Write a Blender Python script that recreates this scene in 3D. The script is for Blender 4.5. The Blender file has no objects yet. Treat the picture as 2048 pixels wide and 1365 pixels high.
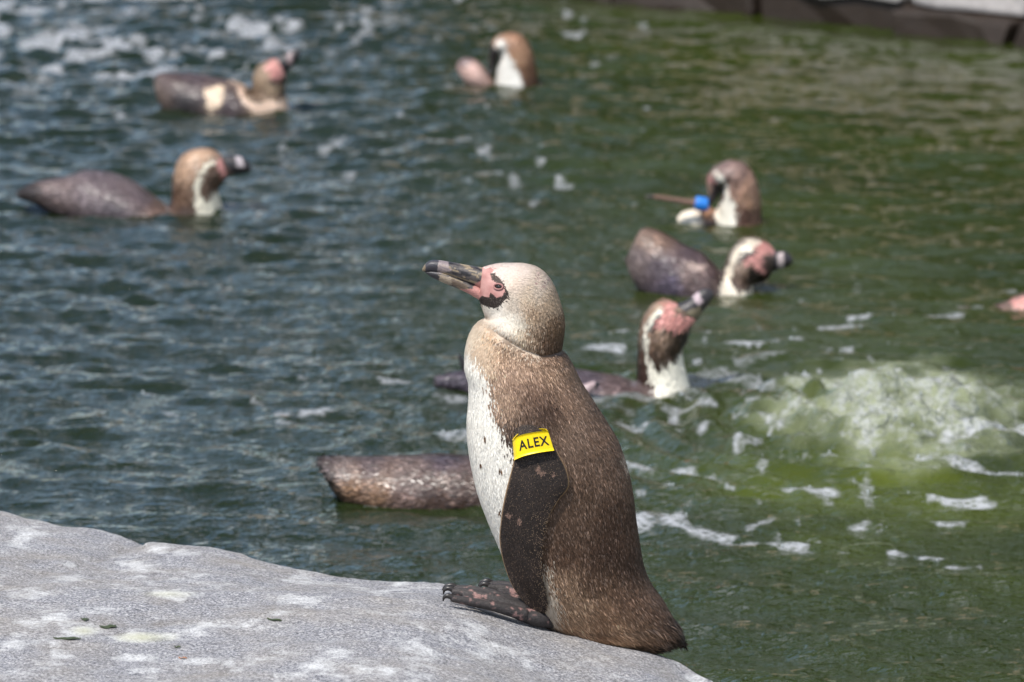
import bpy, bmesh, math, random
import numpy as np
from mathutils import Vector
from mathutils.bvhtree import BVHTree

random.seed(7)
rng = np.random.default_rng(7)
sc = bpy.context.scene
col = sc.collection
R = math.radians

# ------------------------------------------------------------------ camera
CAM_H, PITCH, LENS = 1.67, R(9.97), 170.0
FPX = LENS / 36.0 * 2048.0
cam_d = bpy.data.cameras.new('camera')
cam = bpy.data.objects.new('camera', cam_d)
col.objects.link(cam)
cam.location = (0, 0, CAM_H)
cam.rotation_euler = (R(90) - PITCH, 0, 0)
cam_d.lens = LENS
cam_d.sensor_width = 36.0
cam_d.clip_start = 0.1
cam_d.clip_end = 500
cam_d.dof.use_dof = True
cam_d.dof.focus_distance = 6.16
cam_d.dof.aperture_fstop = 9.2
sc.camera = cam

# ------------------------------------------------------------------ sky and sun
SUN_EL, SUN_AZ = R(58), R(219)          # azimuth clockwise from +Y (north)
world = bpy.data.worlds.new('World')
sc.world = world
world.use_nodes = True
wn = world.node_tree.nodes
wl = world.node_tree.links
bg = wn['Background']
sky = wn.new('ShaderNodeTexSky')
sky.sky_type = 'NISHITA'
sky.sun_disc = False
sky.sun_elevation = SUN_EL
sky.sun_rotation = SUN_AZ
sky.air_density = 1.0
sky.dust_density = 0.55
sky.ozone_density = 1.6
# scattered fair-weather cloud over the whole sky
wtc = wn.new('ShaderNodeTexCoord')
sep = wn.new('ShaderNodeSeparateXYZ'); wl.new(wtc.outputs['Generated'], sep.inputs[0])
den = wn.new('ShaderNodeMath'); den.operation = 'ADD'; den.inputs[1].default_value = 0.12
absz = wn.new('ShaderNodeMath'); absz.operation = 'ABSOLUTE'; wl.new(sep.outputs[2], absz.inputs[0]); wl.new(absz.outputs[0], den.inputs[0])
comb = wn.new('ShaderNodeCombineXYZ')
for k_ in (0, 1):
    dv = wn.new('ShaderNodeMath'); dv.operation = 'DIVIDE'
    wl.new(sep.outputs[k_], dv.inputs[0]); wl.new(den.outputs[0], dv.inputs[1]); wl.new(dv.outputs[0], comb.inputs[k_])
cn = wn.new('ShaderNodeTexNoise'); cn.inputs['Scale'].default_value = 0.85; cn.inputs['Detail'].default_value = 6; cn.inputs['Roughness'].default_value = 0.55
wl.new(comb.outputs[0], cn.inputs['Vector'])
cr_ = wn.new('ShaderNodeValToRGB'); cr_.color_ramp.elements[0].position = 0.50; cr_.color_ramp.elements[1].position = 0.60
wl.new(cn.outputs[0], cr_.inputs[0])
cmix = wn.new('ShaderNodeMix'); cmix.data_type = 'RGBA'
hz = wn.new('ShaderNodeMapRange'); hz.inputs[1].default_value = -0.01; hz.inputs[2].default_value = 0.03
wl.new(sep.outputs[2], hz.inputs[0])
cm2 = wn.new('ShaderNodeMath'); cm2.operation = 'MULTIPLY'; wl.new(cr_.outputs[0], cm2.inputs[0]); wl.new(hz.outputs[0], cm2.inputs[1])
wl.new(cm2.outputs[0], cmix.inputs[0]); wl.new(sky.outputs[0], cmix.inputs[6]); cmix.inputs[7].default_value = (8.4, 8.3, 8.3, 1)
wl.new(cmix.outputs[2], bg.inputs[0])
bg.inputs[1].default_value = 0.15
sd = bpy.data.lights.new('sun', 'SUN')
sd.energy = 4.2
sd.angle = R(0.6)
sd.color = (1.0, 0.955, 0.89)
so = bpy.data.objects.new('sun', sd)
col.objects.link(so)
tosun = Vector((math.sin(SUN_AZ) * math.cos(SUN_EL), math.cos(SUN_AZ) * math.cos(SUN_EL), math.sin(SUN_EL)))
so.rotation_euler = tosun.to_track_quat('Z', 'Y').to_euler()
so.location = tosun * 30

sc.view_settings.view_transform = 'Standard'
sc.view_settings.look = 'None'
sc.view_settings.exposure = 0.2
sc.view_settings.gamma = 1.0
sc.view_settings.use_curve_mapping = False
sc.cycles.use_denoising = True
sc.cycles.max_bounces = 6
sc.cycles.diffuse_bounces = 3
sc.cycles.glossy_bounces = 3
sc.cycles.sample_clamp_indirect = 4.0
sc.cycles.sample_clamp_direct = 12.0

# ------------------------------------------------------------------ helpers
CP, SP = math.cos(PITCH), math.sin(PITCH)


def ray(px, py):
    px = np.asarray(px, float); py = np.asarray(py, float)
    u = (px - 1024) / FPX
    v = (682.5 - py) / FPX
    return np.stack([u, CP + v * SP, -SP + v * CP], -1)


def P(px, py, Y):
    """point of the upright plane y = Y that is seen at a place of the photograph"""
    d = ray(px, py)
    t = np.asarray(Y, float) / d[..., 1]
    p = d * t[..., None]
    p[..., 2] += CAM_H
    return p


def W(px, py, z=0.0):
    d = ray(px, py)
    t = (z - CAM_H) / d[..., 2]
    p = d * t[..., None]
    p[..., 2] += CAM_H
    return p


def topx(p):
    x, y, z = p[..., 0], p[..., 1], p[..., 2] - CAM_H
    dep = y * CP - z * SP
    up = y * SP + z * CP
    return 1024 + FPX * x / dep, 682.5 - FPX * up / dep


def lin(c):
    c = np.asarray(c, float) / 255.0
    return np.where(c <= 0.04045, c / 12.92, ((c + 0.055) / 1.055) ** 2.4)


def _hash(ix, iy, iz, seed):
    h = (ix.astype(np.int64) * 374761393 + iy.astype(np.int64) * 668265263 + iz.astype(np.int64) * 2147483647 + seed * 974711) & 0xffffffff
    h = ((h ^ (h >> 13)) * 1274126177) & 0xffffffff
    h = ((h ^ (h >> 16)) * 2246822519) & 0xffffffff
    return ((h ^ (h >> 15)) & 0xffffff) / float(0xffffff)


def vnoise(x, y, z=0.0, seed=0):
    x = np.asarray(x, float); y = np.asarray(y, float); z = np.zeros_like(x) + z
    ix, iy, iz = np.floor(x), np.floor(y), np.floor(z)
    fx, fy, fz = x - ix, y - iy, z - iz
    fx = fx * fx * (3 - 2 * fx); fy = fy * fy * (3 - 2 * fy); fz = fz * fz * (3 - 2 * fz)
    r = 0
    for a in (0, 1):
        for b in (0, 1):
            for c in (0, 1):
                wgt = (fx if a else 1 - fx) * (fy if b else 1 - fy) * (fz if c else 1 - fz)
                r = r + wgt * _hash(ix + a, iy + b, iz + c, seed)
    return r


def fbm(x, y, z=0.0, oct=4, seed=0, gain=0.5):
    s = 0; a = 1.0; n = 0
    for k in range(oct):
        s = s + a * vnoise(x * 2 ** k + 17.3 * k, y * 2 ** k - 9.1 * k, np.asarray(z) * 2 ** k, seed + k)
        n += a; a *= gain
    return s / n


def inpoly(px, py, poly):
    px = np.asarray(px, float); py = np.asarray(py, float)
    r = np.zeros(px.shape, bool)
    n = len(poly)
    for i in range(n):
        x0, y0 = poly[i]; x1, y1 = poly[(i + 1) % n]
        if y0 == y1:
            continue
        c = ((y0 > py) != (y1 > py)) & (px < (x1 - x0) * (py - y0) / (y1 - y0) + x0)
        r ^= c
    return r


def catmull(pts, n):
    """centripetal-like resampling of rows of numbers"""
    pts = np.asarray(pts, float)
    seg = np.sqrt(((pts[1:] - pts[:-1]) ** 2).sum(1)) ** 0.7 + 1e-6
    t = np.concatenate([[0], np.cumsum(seg)])
    m = np.zeros_like(pts)
    m[1:-1] = (pts[2:] - pts[:-2]) / (t[2:] - t[:-2])[:, None]
    m[0] = (pts[1] - pts[0]) / seg[0]; m[-1] = (pts[-1] - pts[-2]) / seg[-1]
    q = np.linspace(0, t[-1], n)
    i = np.clip(np.searchsorted(t, q, 'right') - 1, 0, len(pts) - 2)
    h = (t[i + 1] - t[i]); s = (q - t[i]) / h
    h = h[:, None]; s = s[:, None]
    return ((2 * s ** 3 - 3 * s ** 2 + 1) * pts[i] + (s ** 3 - 2 * s ** 2 + s) * h * m[i]
            + (-2 * s ** 3 + 3 * s ** 2) * pts[i + 1] + (s ** 3 - s ** 2) * h * m[i + 1])


def mesh_np(name, verts, faces, mat, parent=None, color=None, attrs=None, smooth=True, loc=None):
    """one mesh object from numpy verts (world space) and a face array or list"""
    verts = np.asarray(verts, float)
    off = np.array(parent.matrix_world.translation if parent is not None and parent.parent is None else (0, 0, 0), float)
    if parent is not None:
        off = np.zeros(3)
        q = parent
        while q is not None:
            off = off + np.array(q.location)
            q = q.parent
    elif loc is not None:
        off = np.array(loc, float)
    me = bpy.data.meshes.new(name)
    v = verts - off
    if isinstance(faces, np.ndarray):
        nf, k = faces.shape
        me.vertices.add(len(v)); me.vertices.foreach_set('co', v.astype(np.float32).ravel())
        me.loops.add(nf * k); me.loops.foreach_set('vertex_index', faces.astype(np.int32).ravel())
        me.polygons.add(nf)
        me.polygons.foreach_set('loop_start', (np.arange(nf) * k).astype(np.int32))
        me.polygons.foreach_set('loop_total', np.full(nf, k, np.int32))
        me.update(calc_edges=True)
    else:
        me.from_pydata([tuple(a) for a in v], [], [tuple(int(i) for i in f) for f in faces])
    if smooth:
        me.polygons.foreach_set('use_smooth', np.ones(len(me.polygons), bool))
    if color is not None:
        a = me.color_attributes.new('tint', 'FLOAT_COLOR', 'POINT')
        c = np.ones((len(v), 4), np.float32); c[:, :3] = color
        a.data.foreach_set('color', c.ravel())
    for k_, arr in (attrs or {}).items():
        a = me.attributes.new(k_, 'FLOAT', 'POINT')
        a.data.foreach_set('value', np.asarray(arr, np.float32))
    me.materials.append(mat)
    o = bpy.data.objects.new(name, me)
    col.objects.link(o)
    if parent is not None:
        o.parent = parent
    elif loc is not None:
        o.location = loc
    return o


def root(name, loc, label, cat, group=None):
    o = bpy.data.objects.new(name, None)
    o.empty_display_size = 0.05
    col.objects.link(o)
    o.location = tuple(float(a) for a in loc)
    o['label'] = label; o['category'] = cat
    if group:
        o['group'] = group
    return o


def tag(o, label, cat, group=None):
    o['label'] = label; o['category'] = cat
    if group:
        o['group'] = group
    return o


def grid_faces(M, K, closed=True):
    i = np.arange(M - 1)[:, None]; j = np.arange(K if closed else K - 1)[None, :]
    a = i * K + j; b = i * K + (j + 1) % K; c = (i + 1) * K + (j + 1) % K; d = (i + 1) * K + j
    return np.stack([a, b, c, d], -1).reshape(-1, 4)


def loft(rings, Y, M, K, n=2.0):
    """rings: (Fx,Fy,Bx,By,halfwidth) in photograph pixels on the upright plane y=Y -> grid of points"""
    r = catmull(rings, M)
    F = P(r[:, 0], r[:, 1], Y); B = P(r[:, 2], r[:, 3], Y)
    dist = Y * CP + (CAM_H - 0.2) * SP
    w = np.maximum(r[:, 4], 0.3) * dist / FPX
    C = (F + B) / 2; A = (B - F) / 2
    th = np.linspace(0, 2 * np.pi, K, endpoint=False)
    ct, st = np.cos(th), np.sin(th)
    ct = np.sign(ct) * np.abs(ct) ** (2 / n); st = np.sign(st) * np.abs(st) ** (2 / n)
    G = C[:, None, :] + A[:, None, :] * ct[None, :, None]
    G[:, :, 1] += -w[:, None] * st[None, :]
    return G


def capped(G):
    M, K = G.shape[:2]
    v = np.concatenate([G.reshape(-1, 3), G[0].mean(0)[None], G[-1].mean(0)[None]])
    f = grid_faces(M, K)
    tri0 = np.stack([np.full(K, M * K), (np.arange(K) + 1) % K, np.arange(K), np.arange(K)], -1)
    b = (M - 1) * K
    faces = [list(q) for q in f] + [[M * K, (j + 1) % K, j] for j in range(K)] + [[M * K + 1, b + j, b + (j + 1) % K] for j in range(K)]
    return v, faces


def tube(pts, rad, K=12):
    """round tube through 3D points; returns verts, quad faces with end fans"""
    pts = np.asarray(pts, float); rad = np.asarray(rad, float)
    n = max(8, len(pts) * 5)
    q = catmull(np.concatenate([pts, rad[:, None]], 1), n)
    c, r = q[:, :3], np.maximum(q[:, 3], 1e-4)
    t = np.gradient(c, axis=0); t /= np.linalg.norm(t, axis=1)[:, None]
    up = np.array([0, 0, 1.0])
    s = np.cross(t, up); s /= np.maximum(np.linalg.norm(s, axis=1)[:, None], 1e-6)
    u = np.cross(s, t)
    th = np.linspace(0, 2 * np.pi, K, endpoint=False)
    G = c[:, None] + r[:, None, None] * (np.cos(th)[None, :, None] * s[:, None] + np.sin(th)[None, :, None] * u[:, None])
    return capped(G)


def merge(parts):
    V, F, o = [], [], 0
    for v, f in parts:
        V.append(v); F += [[i + o for i in q] for q in f]; o += len(v)
    return np.concatenate(V), F


def remeshed(verts, faces, voxel, smooth_it=4):
    me = bpy.data.meshes.new('tmp')
    me.from_pydata([tuple(a) for a in verts], [], [tuple(int(i) for i in f) for f in faces])
    o = bpy.data.objects.new('tmp', me); col.objects.link(o)
    m = o.modifiers.new('r', 'REMESH'); m.mode = 'VOXEL'; m.voxel_size = voxel
    s = o.modifiers.new('s', 'SMOOTH'); s.iterations = smooth_it; s.factor = 0.5
    dg = bpy.context.evaluated_depsgraph_get()
    e = o.evaluated_get(dg); em = e.to_mesh()
    v = np.zeros(len(em.vertices) * 3); em.vertices.foreach_get('co', v); v = v.reshape(-1, 3)
    f = [list(p.vertices) for p in em.polygons]
    e.to_mesh_clear()
    bpy.data.objects.remove(o); bpy.data.meshes.remove(me)
    return v, f


# ------------------------------------------------------------------ materials
def new_mat(name):
    m = bpy.data.materials.new(name); m.use_nodes = True
    return m, m.node_tree.nodes, m.node_tree.links, m.node_tree.nodes['Principled BSDF']


def noise_node(N, L, scale, detail=3, rough=0.55, vec=None, dist=0.0):
    t = N.new('ShaderNodeTexNoise')
    t.inputs['Scale'].default_value = scale; t.inputs['Detail'].default_value = detail
    t.inputs['Roughness'].default_value = rough; t.inputs['Distortion'].default_value = dist
    if vec is not None:
        L.new(vec, t.inputs['Vector'])
    return t


def mathn(N, L, op, a, b=None, clamp=False):
    n = N.new('ShaderNodeMath'); n.operation = op; n.use_clamp = clamp
    for i, x in enumerate((a, b)):
        if x is None:
            continue
        if isinstance(x, (int, float)):
            n.inputs[i].default_value = x
        else:
            L.new(x, n.inputs[i])
    return n.outputs[0]


def mixc(N, L, fac, a, b, blend='MIX'):
    n = N.new('ShaderNodeMix'); n.data_type = 'RGBA'; n.blend_type = blend
    for i, x in ((0, fac), (6, a), (7, b)):
        if isinstance(x, (int, float)):
            n.inputs[i].default_value = x
        elif isinstance(x, tuple):
            n.inputs[i].default_value = (*x, 1) if len(x) == 3 else x
        else:
            L.new(x, n.inputs[i])
    return n.outputs[2]


def ramp(N, L, fac, stops):
    n = N.new('ShaderNodeValToRGB')
    e = n.color_ramp.elements
    while len(e) < len(stops):
        e.new(0.5)
    for k, (p, c) in enumerate(stops):
        e[k].position = p
        e[k].color = (c, c, c, 1) if isinstance(c, (int, float)) else (*c, 1)
    L.new(fac, n.inputs[0])
    return n.outputs[0]


def tint_mat(name, rough=0.6, bump=0.0, bscale=400, spec=0.5, vary=0.0, coat=0.0, sheen=0.0):
    m, N, L, b = new_mat(name)
    a = N.new('ShaderNodeAttribute'); a.attribute_name = 'tint'
    c = a.outputs['Color']
    tc = N.new('ShaderNodeTexCoord')
    if vary:
        t = noise_node(N, L, bscale, 3, 0.6, tc.outputs['Object'])
        f = ramp(N, L, t.outputs[0], [(0.3, 1 - vary), (0.7, 1 + vary)])
        c = mixc(N, L, 1.0, c, f, 'MULTIPLY')
    L.new(c, b.inputs['Base Color'])
    b.inputs['Roughness'].default_value = rough
    b.inputs['Specular IOR Level'].default_value = spec
    b.inputs['Coat Weight'].default_value = coat
    b.inputs['Coat Roughness'].default_value = 0.25
    b.inputs['Sheen Weight'].default_value = sheen
    if bump:
        t2 = noise_node(N, L, bscale, 3, 0.6, tc.outputs['Object'])
        bn = N.new('ShaderNodeBump'); bn.inputs['Distance'].default_value = bump
        L.new(t2.outputs[0], bn.inputs['Height']); L.new(bn.outputs[0], b.inputs['Normal'])
    return m


def plain_mat(name, c, rough=0.5, spec=0.5, bump=0.0, bscale=300):
    m, N, L, b = new_mat(name)
    tc = N.new('ShaderNodeTexCoord')
    t = noise_node(N, L, bscale, 3, 0.6, tc.outputs['Object'])
    f = ramp(N, L, t.outputs[0], [(0.3, 0.85), (0.7, 1.12)])
    L.new(mixc(N, L, 1.0, tuple(lin(c)), f, 'MULTIPLY'), b.inputs['Base Color'])
    b.inputs['Roughness'].default_value = rough
    b.inputs['Specular IOR Level'].default_value = spec
    if bump:
        bn = N.new('ShaderNodeBump'); bn.inputs['Distance'].default_value = bump
        L.new(t.outputs[0], bn.inputs['Height']); L.new(bn.outputs[0], b.inputs['Normal'])
    return m


M_feather = tint_mat('dry_feather', 0.62, spec=0.25)
M_skin = tint_mat('bird_skin', 0.55, bump=0.0003, bscale=1400, vary=0.12, spec=0.35)
M_bill = tint_mat('horn_bill', 0.38, bump=0.0005, bscale=700, vary=0.28, spec=0.5)
M_foot = tint_mat('scaly_foot', 0.55, bump=0.0012, bscale=650, vary=0.4, spec=0.45)
M_wet = tint_mat('wet_feather', 0.5, bump=0.004, bscale=150, vary=0.30, spec=0.4, coat=0.35)
M_wetf = tint_mat('wet_plumage', 0.42, spec=0.5, coat=0.2)
M_flip = tint_mat('flipper_skin', 0.5, bump=0.0006, bscale=1100, vary=0.25, spec=0.4)
M_claw = plain_mat('claw_horn', (42, 38, 36), 0.35)
M_eye = plain_mat('eye', (30, 22, 20), 0.08, 0.6)
M_band = plain_mat('yellow_plastic', (250, 214, 4), 0.38, 0.45, 0.00005, 900)
M_ink = plain_mat('black_ink', (30, 32, 38), 0.6, 0.2)
M_blue = plain_mat('blue_plastic', (40, 120, 205), 0.35, 0.5)

# rock
m, N, L, b = new_mat('granite')
M_rock = m
tc = N.new('ShaderNodeTexCoord'); ob = tc.outputs['Object']
n1 = noise_node(N, L, 300, 5, 0.78, ob)
n2 = noise_node(N, L, 9, 4, 0.6, ob)
n3 = noise_node(N, L, 130, 3, 0.65, ob)
base = ramp(N, L, n1.outputs[0], [(0.38, (0.055, 0.057, 0.068)), (0.46, (0.20, 0.20, 0.22)), (0.54, (0.38, 0.375, 0.39)), (0.64, (0.68, 0.66, 0.64))])
warm = mixc(N, L, ramp(N, L, n2.outputs[0], [(0.42, 0.0), (0.72, 0.55)]), base, (0.34, 0.30, 0.25))
blot = mixc(N, L, 1.0, warm, ramp(N, L, n3.outputs[0], [(0.3, 0.72), (0.7, 1.22)]), 'MULTIPLY')
ga = N.new('ShaderNodeAttribute'); ga.attribute_name = 'guano'
ya = N.new('ShaderNodeAttribute'); ya.attribute_name = 'yellow'
da = N.new('ShaderNodeAttribute'); da.attribute_name = 'dirt'
n5 = noise_node(N, L, 26, 9, 0.78, ob)
gs = mathn(N, L, 'ADD', mathn(N, L, 'MULTIPLY', ga.outputs['Fac'], 0.7), mathn(N, L, 'MULTIPLY', mathn(N, L, 'SUBTRACT', n5.outputs[0], 0.5), 3.0))
gs = mathn(N, L, 'MULTIPLY', mathn(N, L, 'SUBTRACT', gs, 0.17), 1.5, True)
gm = mathn(N, L, 'MULTIPLY', gs, ramp(N, L, n1.outputs[0], [(0.36, 0.3), (0.5, 1.0)]))
c1 = mixc(N, L, gm, blot, (0.68, 0.678, 0.67))
c2 = mixc(N, L, ya.outputs['Fac'], c1, (0.58, 0.57, 0.36))
c3 = mixc(N, L, da.outputs['Fac'], c2, (0.17, 0.14, 0.10))
L.new(c3, b.inputs['Base Color'])
b.inputs['Roughness'].default_value = 0.78
b.inputs['Specular IOR Level'].default_value = 0.3
bn = N.new('ShaderNodeBump'); bn.inputs['Distance'].default_value = 0.0038
n4 = noise_node(N, L, 190, 5, 0.75, ob)
L.new(n4.outputs[0], bn.inputs['Height']); L.new(bn.outputs[0], b.inputs['Normal'])

# water
m, N, L, b = new_mat('pond_water')
M_water = m
tc = N.new('ShaderNodeTexCoord'); ob = tc.outputs['Object']
fa = N.new('ShaderNodeAttribute'); fa.attribute_name = 'foam'  # foam cover, plus the bright reflections painted white at the far left
aa = N.new('ShaderNodeAttribute'); aa.attribute_name = 'aerated'
ga_ = N.new('ShaderNodeAttribute'); ga_.attribute_name = 'glow'
big = noise_node(N, L, 1.6, 3, 0.5, ob)
green = mixc(N, L, big.outputs[0], (0.006, 0.012, 0.0045), (0.011, 0.018, 0.005))
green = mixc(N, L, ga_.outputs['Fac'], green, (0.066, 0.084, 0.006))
air = mixc(N, L, aa.outputs['Fac'], green, (0.25, 0.275, 0.165))
vor = N.new('ShaderNodeTexVoronoi'); vor.inputs['Scale'].default_value = 70
L.new(ob, vor.inputs['Vector'])
cell = ramp(N, L, vor.outputs['Distance'], [(0.12, 0.25), (0.55, 1.0)])
fn = noise_node(N, L, 75, 4, 0.7, ob)
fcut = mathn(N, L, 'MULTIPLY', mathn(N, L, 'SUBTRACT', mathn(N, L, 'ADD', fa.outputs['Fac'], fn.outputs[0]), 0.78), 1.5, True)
fn2 = noise_node(N, L, 42, 4, 0.75, ob)
spk = mathn(N, L, 'MULTIPLY', mathn(N, L, 'SUBTRACT', mathn(N, L, 'ADD', mathn(N, L, 'MULTIPLY', aa.outputs['Fac'], 0.30), fn2.outputs[0]), 0.68), 3.6, True)
spk = mathn(N, L, 'MULTIPLY', spk, ramp(N, L, aa.outputs['Fac'], [(0.05, 0.0), (0.2, 1.0)]))
fcut = mathn(N, L, 'MAXIMUM', fcut, spk)
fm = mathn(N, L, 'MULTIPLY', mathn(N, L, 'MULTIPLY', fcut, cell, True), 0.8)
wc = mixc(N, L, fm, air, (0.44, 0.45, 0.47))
L.new(wc, b.inputs['Base Color'])
b.inputs['IOR'].default_value = 1.333
rr = mathn(N, L, 'ADD', mathn(N, L, 'MULTIPLY', fm, 0.35), 0.03)
L.new(rr, b.inputs['Roughness'])
mp = N.new('ShaderNodeMapping'); mp.inputs['Scale'].default_value = (0.75, 1.0, 1.0)
L.new(ob, mp.inputs['Vector'])
r1 = noise_node(N, L, 36, 3, 0.55, mp.outputs[0], 0.8)
r2 = noise_node(N, L, 90, 3, 0.5, mp.outputs[0], 0.4)
hsum = mathn(N, L, 'ADD', mathn(N, L, 'MULTIPLY', r1.outputs[0], 0.0105), mathn(N, L, 'MULTIPLY', r2.outputs[0], 0.0050))
ra_ = N.new('ShaderNodeAttribute'); ra_.attribute_name = 'ripple'
hsum = mathn(N, L, 'MULTIPLY', hsum, ra_.outputs['Fac'])
hsum = mathn(N, L, 'MULTIPLY', hsum, mathn(N, L, 'ADD', mathn(N, L, 'MULTIPLY', aa.outputs['Fac'], 2.6), 1.0))
hsum = mathn(N, L, 'ADD', hsum, mathn(N, L, 'MULTIPLY', fm, 0.0025))
bn = N.new('ShaderNodeBump'); bn.inputs['Distance'].default_value = 1.0
L.new(hsum, bn.inputs['Height']); L.new(bn.outputs[0], b.inputs['Normal'])

# ------------------------------------------------------------------ water sheet
def graded(a, b, step, lo, hi, grow=1.12):
    s = list(np.arange(a, b + step / 2, step))
    d = step; x = s[-1]
    while x < hi:
        d *= grow; x += d; s.append(x)
    d = step; x = s[0]; pre = []
    while x > lo:
        d *= grow; x -= d; pre.append(x)
    return np.array(pre[::-1] + s)


xs = graded(-2.0, 2.0, 0.0095, -14, 14)
ys = [6.3]
while ys[-1] < 17.5:
    ys.append(ys[-1] + 0.0095 * max(1.0, (ys[-1] / 8.0) ** 1.3))
d = 0.03
while ys[-1] < 30:
    d *= 1.15; ys.append(ys[-1] + d)
pre = []; d = 0.012; x = 6.3
while x > -3:
    d *= 1.12; x -= d; pre.append(x)
ys = np.array(pre[::-1] + ys)
X, Yg = np.meshgrid(xs, ys)
Z = np.zeros_like(X)
wx = X + 0.10 * (fbm(X * 2.2, Yg * 2.2, 0, 3, 3) - 0.5)
wy = Yg + 0.10 * (fbm(X * 2.2, Yg * 2.2, 5.0, 3, 9) - 0.5)
for k in range(60):
    lam = 0.042 * (9.0 ** rng.random())
    ang = rng.normal(R(90), R(38))
    slope = 0.033 * (0.7 + 0.6 * rng.random()) * (1.15 if lam < 0.12 else 0.75 if lam < 0.25 else 0.5)
    kx, ky = math.cos(ang) * 2 * math.pi / lam, math.sin(ang) * 2 * math.pi / lam
    ph = rng.random() * 6.28
    s = np.sin(kx * wx + ky * wy + ph)
    Z += slope * lam / (2 * math.pi) * (s + 0.25 * s * s)
gust = (0.45 + 1.1 * fbm(X * 1.3, Yg * 0.9, 0, 3, 21)) * (1 + 1.5 * np.clip((Yg - 8.0) / 6.0, 0, 1) / (1 + np.exp((X - 0.2) / 0.25)))
Z *= gust
# calmer at the far right, the way the photograph shows it
up = W(1800, 850)
rr_ = np.hypot(X - up[0], (Yg - up[1]) * 0.9)
turb = fbm(X * 20, Yg * 17, 0, 3, 31, 0.45) - 0.5
ridge = 1 - np.abs(2 * fbm(X * 13, Yg * 13, 2.0, 3, 41) - 1)
mound = np.exp(-(rr_ / 0.26) ** 2)
Z += mound * (0.042 + 0.10 * turb + 0.055 * (ridge - 0.6))
ringw = np.exp(-((rr_ - 0.45) / 0.35) ** 2)
Z += ringw * (0.006 * np.sin(rr_ * 2 * math.pi / 0.085) + 0.012 * turb)
PXg, PYg = topx(np.stack([X, Yg, np.zeros_like(X)], -1))
lee = 1 / (1 + np.exp(-(X - 0.05 * (Yg - 8)) / 0.15))            # sheltered side
ripple = (1.05 - 0.55 * lee * np.clip((Yg - 7.2) / 1.6, 0, 1)) * (1 - 0.50 * np.clip((Yg - 9.0) / 4.5, 0, 1)) * (0.7 + 0.6 * fbm(X * 2.0, Yg * 1.2, 1.0, 3, 25))
nz1 = fbm(X * 22, Yg * 9, 0, 4, 51, 0.6)
nz2 = fbm(X * 55, Yg * 24, 0, 3, 61, 0.6)
ee = np.hypot((PXg - 1800) / 300, (PYg - 838) / 128) + 0.75 * (fbm(X * 11, Yg * 7, 1.0, 4, 81) - 0.5)
foam = np.zeros_like(X)  # holds foam and, at the far left, painted reflection glints
streaks = [  # x0,y0,x1,y1,half thickness,strength in photograph pixels
    (1262, 1052, 1340, 1048, 26, 1.0), (1330, 1055, 1455, 1078, 13, 1.0), (1455, 1095, 1520, 1090, 9, .9), (1530, 1092, 1610, 1098, 9, .9),
    (1500, 1062, 1540, 1048, 9, .7), (1600, 1105, 1700, 1112, 5, .6), (1790, 1108, 1880, 1122, 9, 1.), (1890, 1138, 1955, 1140, 12, 1.),
    (2000, 1152, 2048, 1156, 6, .9), (1262, 938, 1330, 950, 11, .9), (1350, 945, 1430, 962, 10, .9), (1435, 968, 1460, 985, 7, .8),
    (1570, 985, 1665, 988, 10, 1.), (1715, 995, 1780, 996, 7, .8), (1805, 998, 1840, 1000, 7, .8), (1868, 1003, 1985, 1012, 9, 1.),
    (1885, 1053, 1915, 1053, 12, .9), (1700, 1060, 1730, 1058, 7, .8), (1840, 925, 1960, 945, 8, .9), (1900, 905, 2048, 875, 14, .9),
    (1960, 945, 2040, 955, 6, .8), (1180, 700, 1240, 700, 7, .8), (1215, 678, 1290, 675, 6, .8), (1440, 690, 1600, 686, 8, .95),
    (1640, 655, 1700, 655, 8, .8), (1700, 640, 1920, 632, 6, .8), (1380, 770, 1460, 760, 20, .55), (1400, 745, 1450, 740, 8, .5), (1300, 800, 1480, 800, 16, .5),
    (1200, 805, 1300, 800, 14, .6), (1340, 830, 1420, 828, 10, .8), (1180, 820, 1260, 830, 10, .4),
    (555, 832, 660, 828, 8, .75), (560, 855, 620, 855, 10, .8), (650, 850, 680, 862, 6, .6), (600, 760, 640, 765, 7, .7), (765, 768, 815, 770, 6, .7),
    (880, 870, 940, 880, 12, .7), (860, 770, 935, 775, 10, .5), (870, 800, 930, 806, 8, .6), (690, 915, 700, 925, 6, .4), (510, 815, 540, 822, 6, .6),
    (330, 832, 350, 836, 6, .6), (285, 795, 305, 797, 6, .6), (820, 992, 960, 988, 10, .75), (880, 1003, 960, 1004, 6, .6), (735, 1015, 760, 1018, 5, .4),
    (1920, 620, 1965, 622, 6, .7), (2000, 588, 2030, 590, 5, .7), (1500, 770, 1560, 800, 18, .6), (1480, 730, 1560, 720, 12, .5)]
for (x0, y0, x1, y1, h, s) in streaks:
    h = h * 0.78
    dx, dy = x1 - x0, y1 - y0
    t = np.clip(((PXg - x0) * dx + (PYg - y0) * dy) / (dx * dx + dy * dy), 0, 1)
    dd = np.hypot((PXg - x0 - t * dx) * 0.45, PYg - y0 - t * dy) / h
    m_ = np.clip(1.35 - dd, 0, 1)
    foam = np.maximum(foam, s * np.clip((m_ + 1.6 * (nz1 - 0.5) + 1.0 * (nz2 - 0.5)) * 1.5 - 0.45, 0, 1) * (dd < 1.9))
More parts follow.
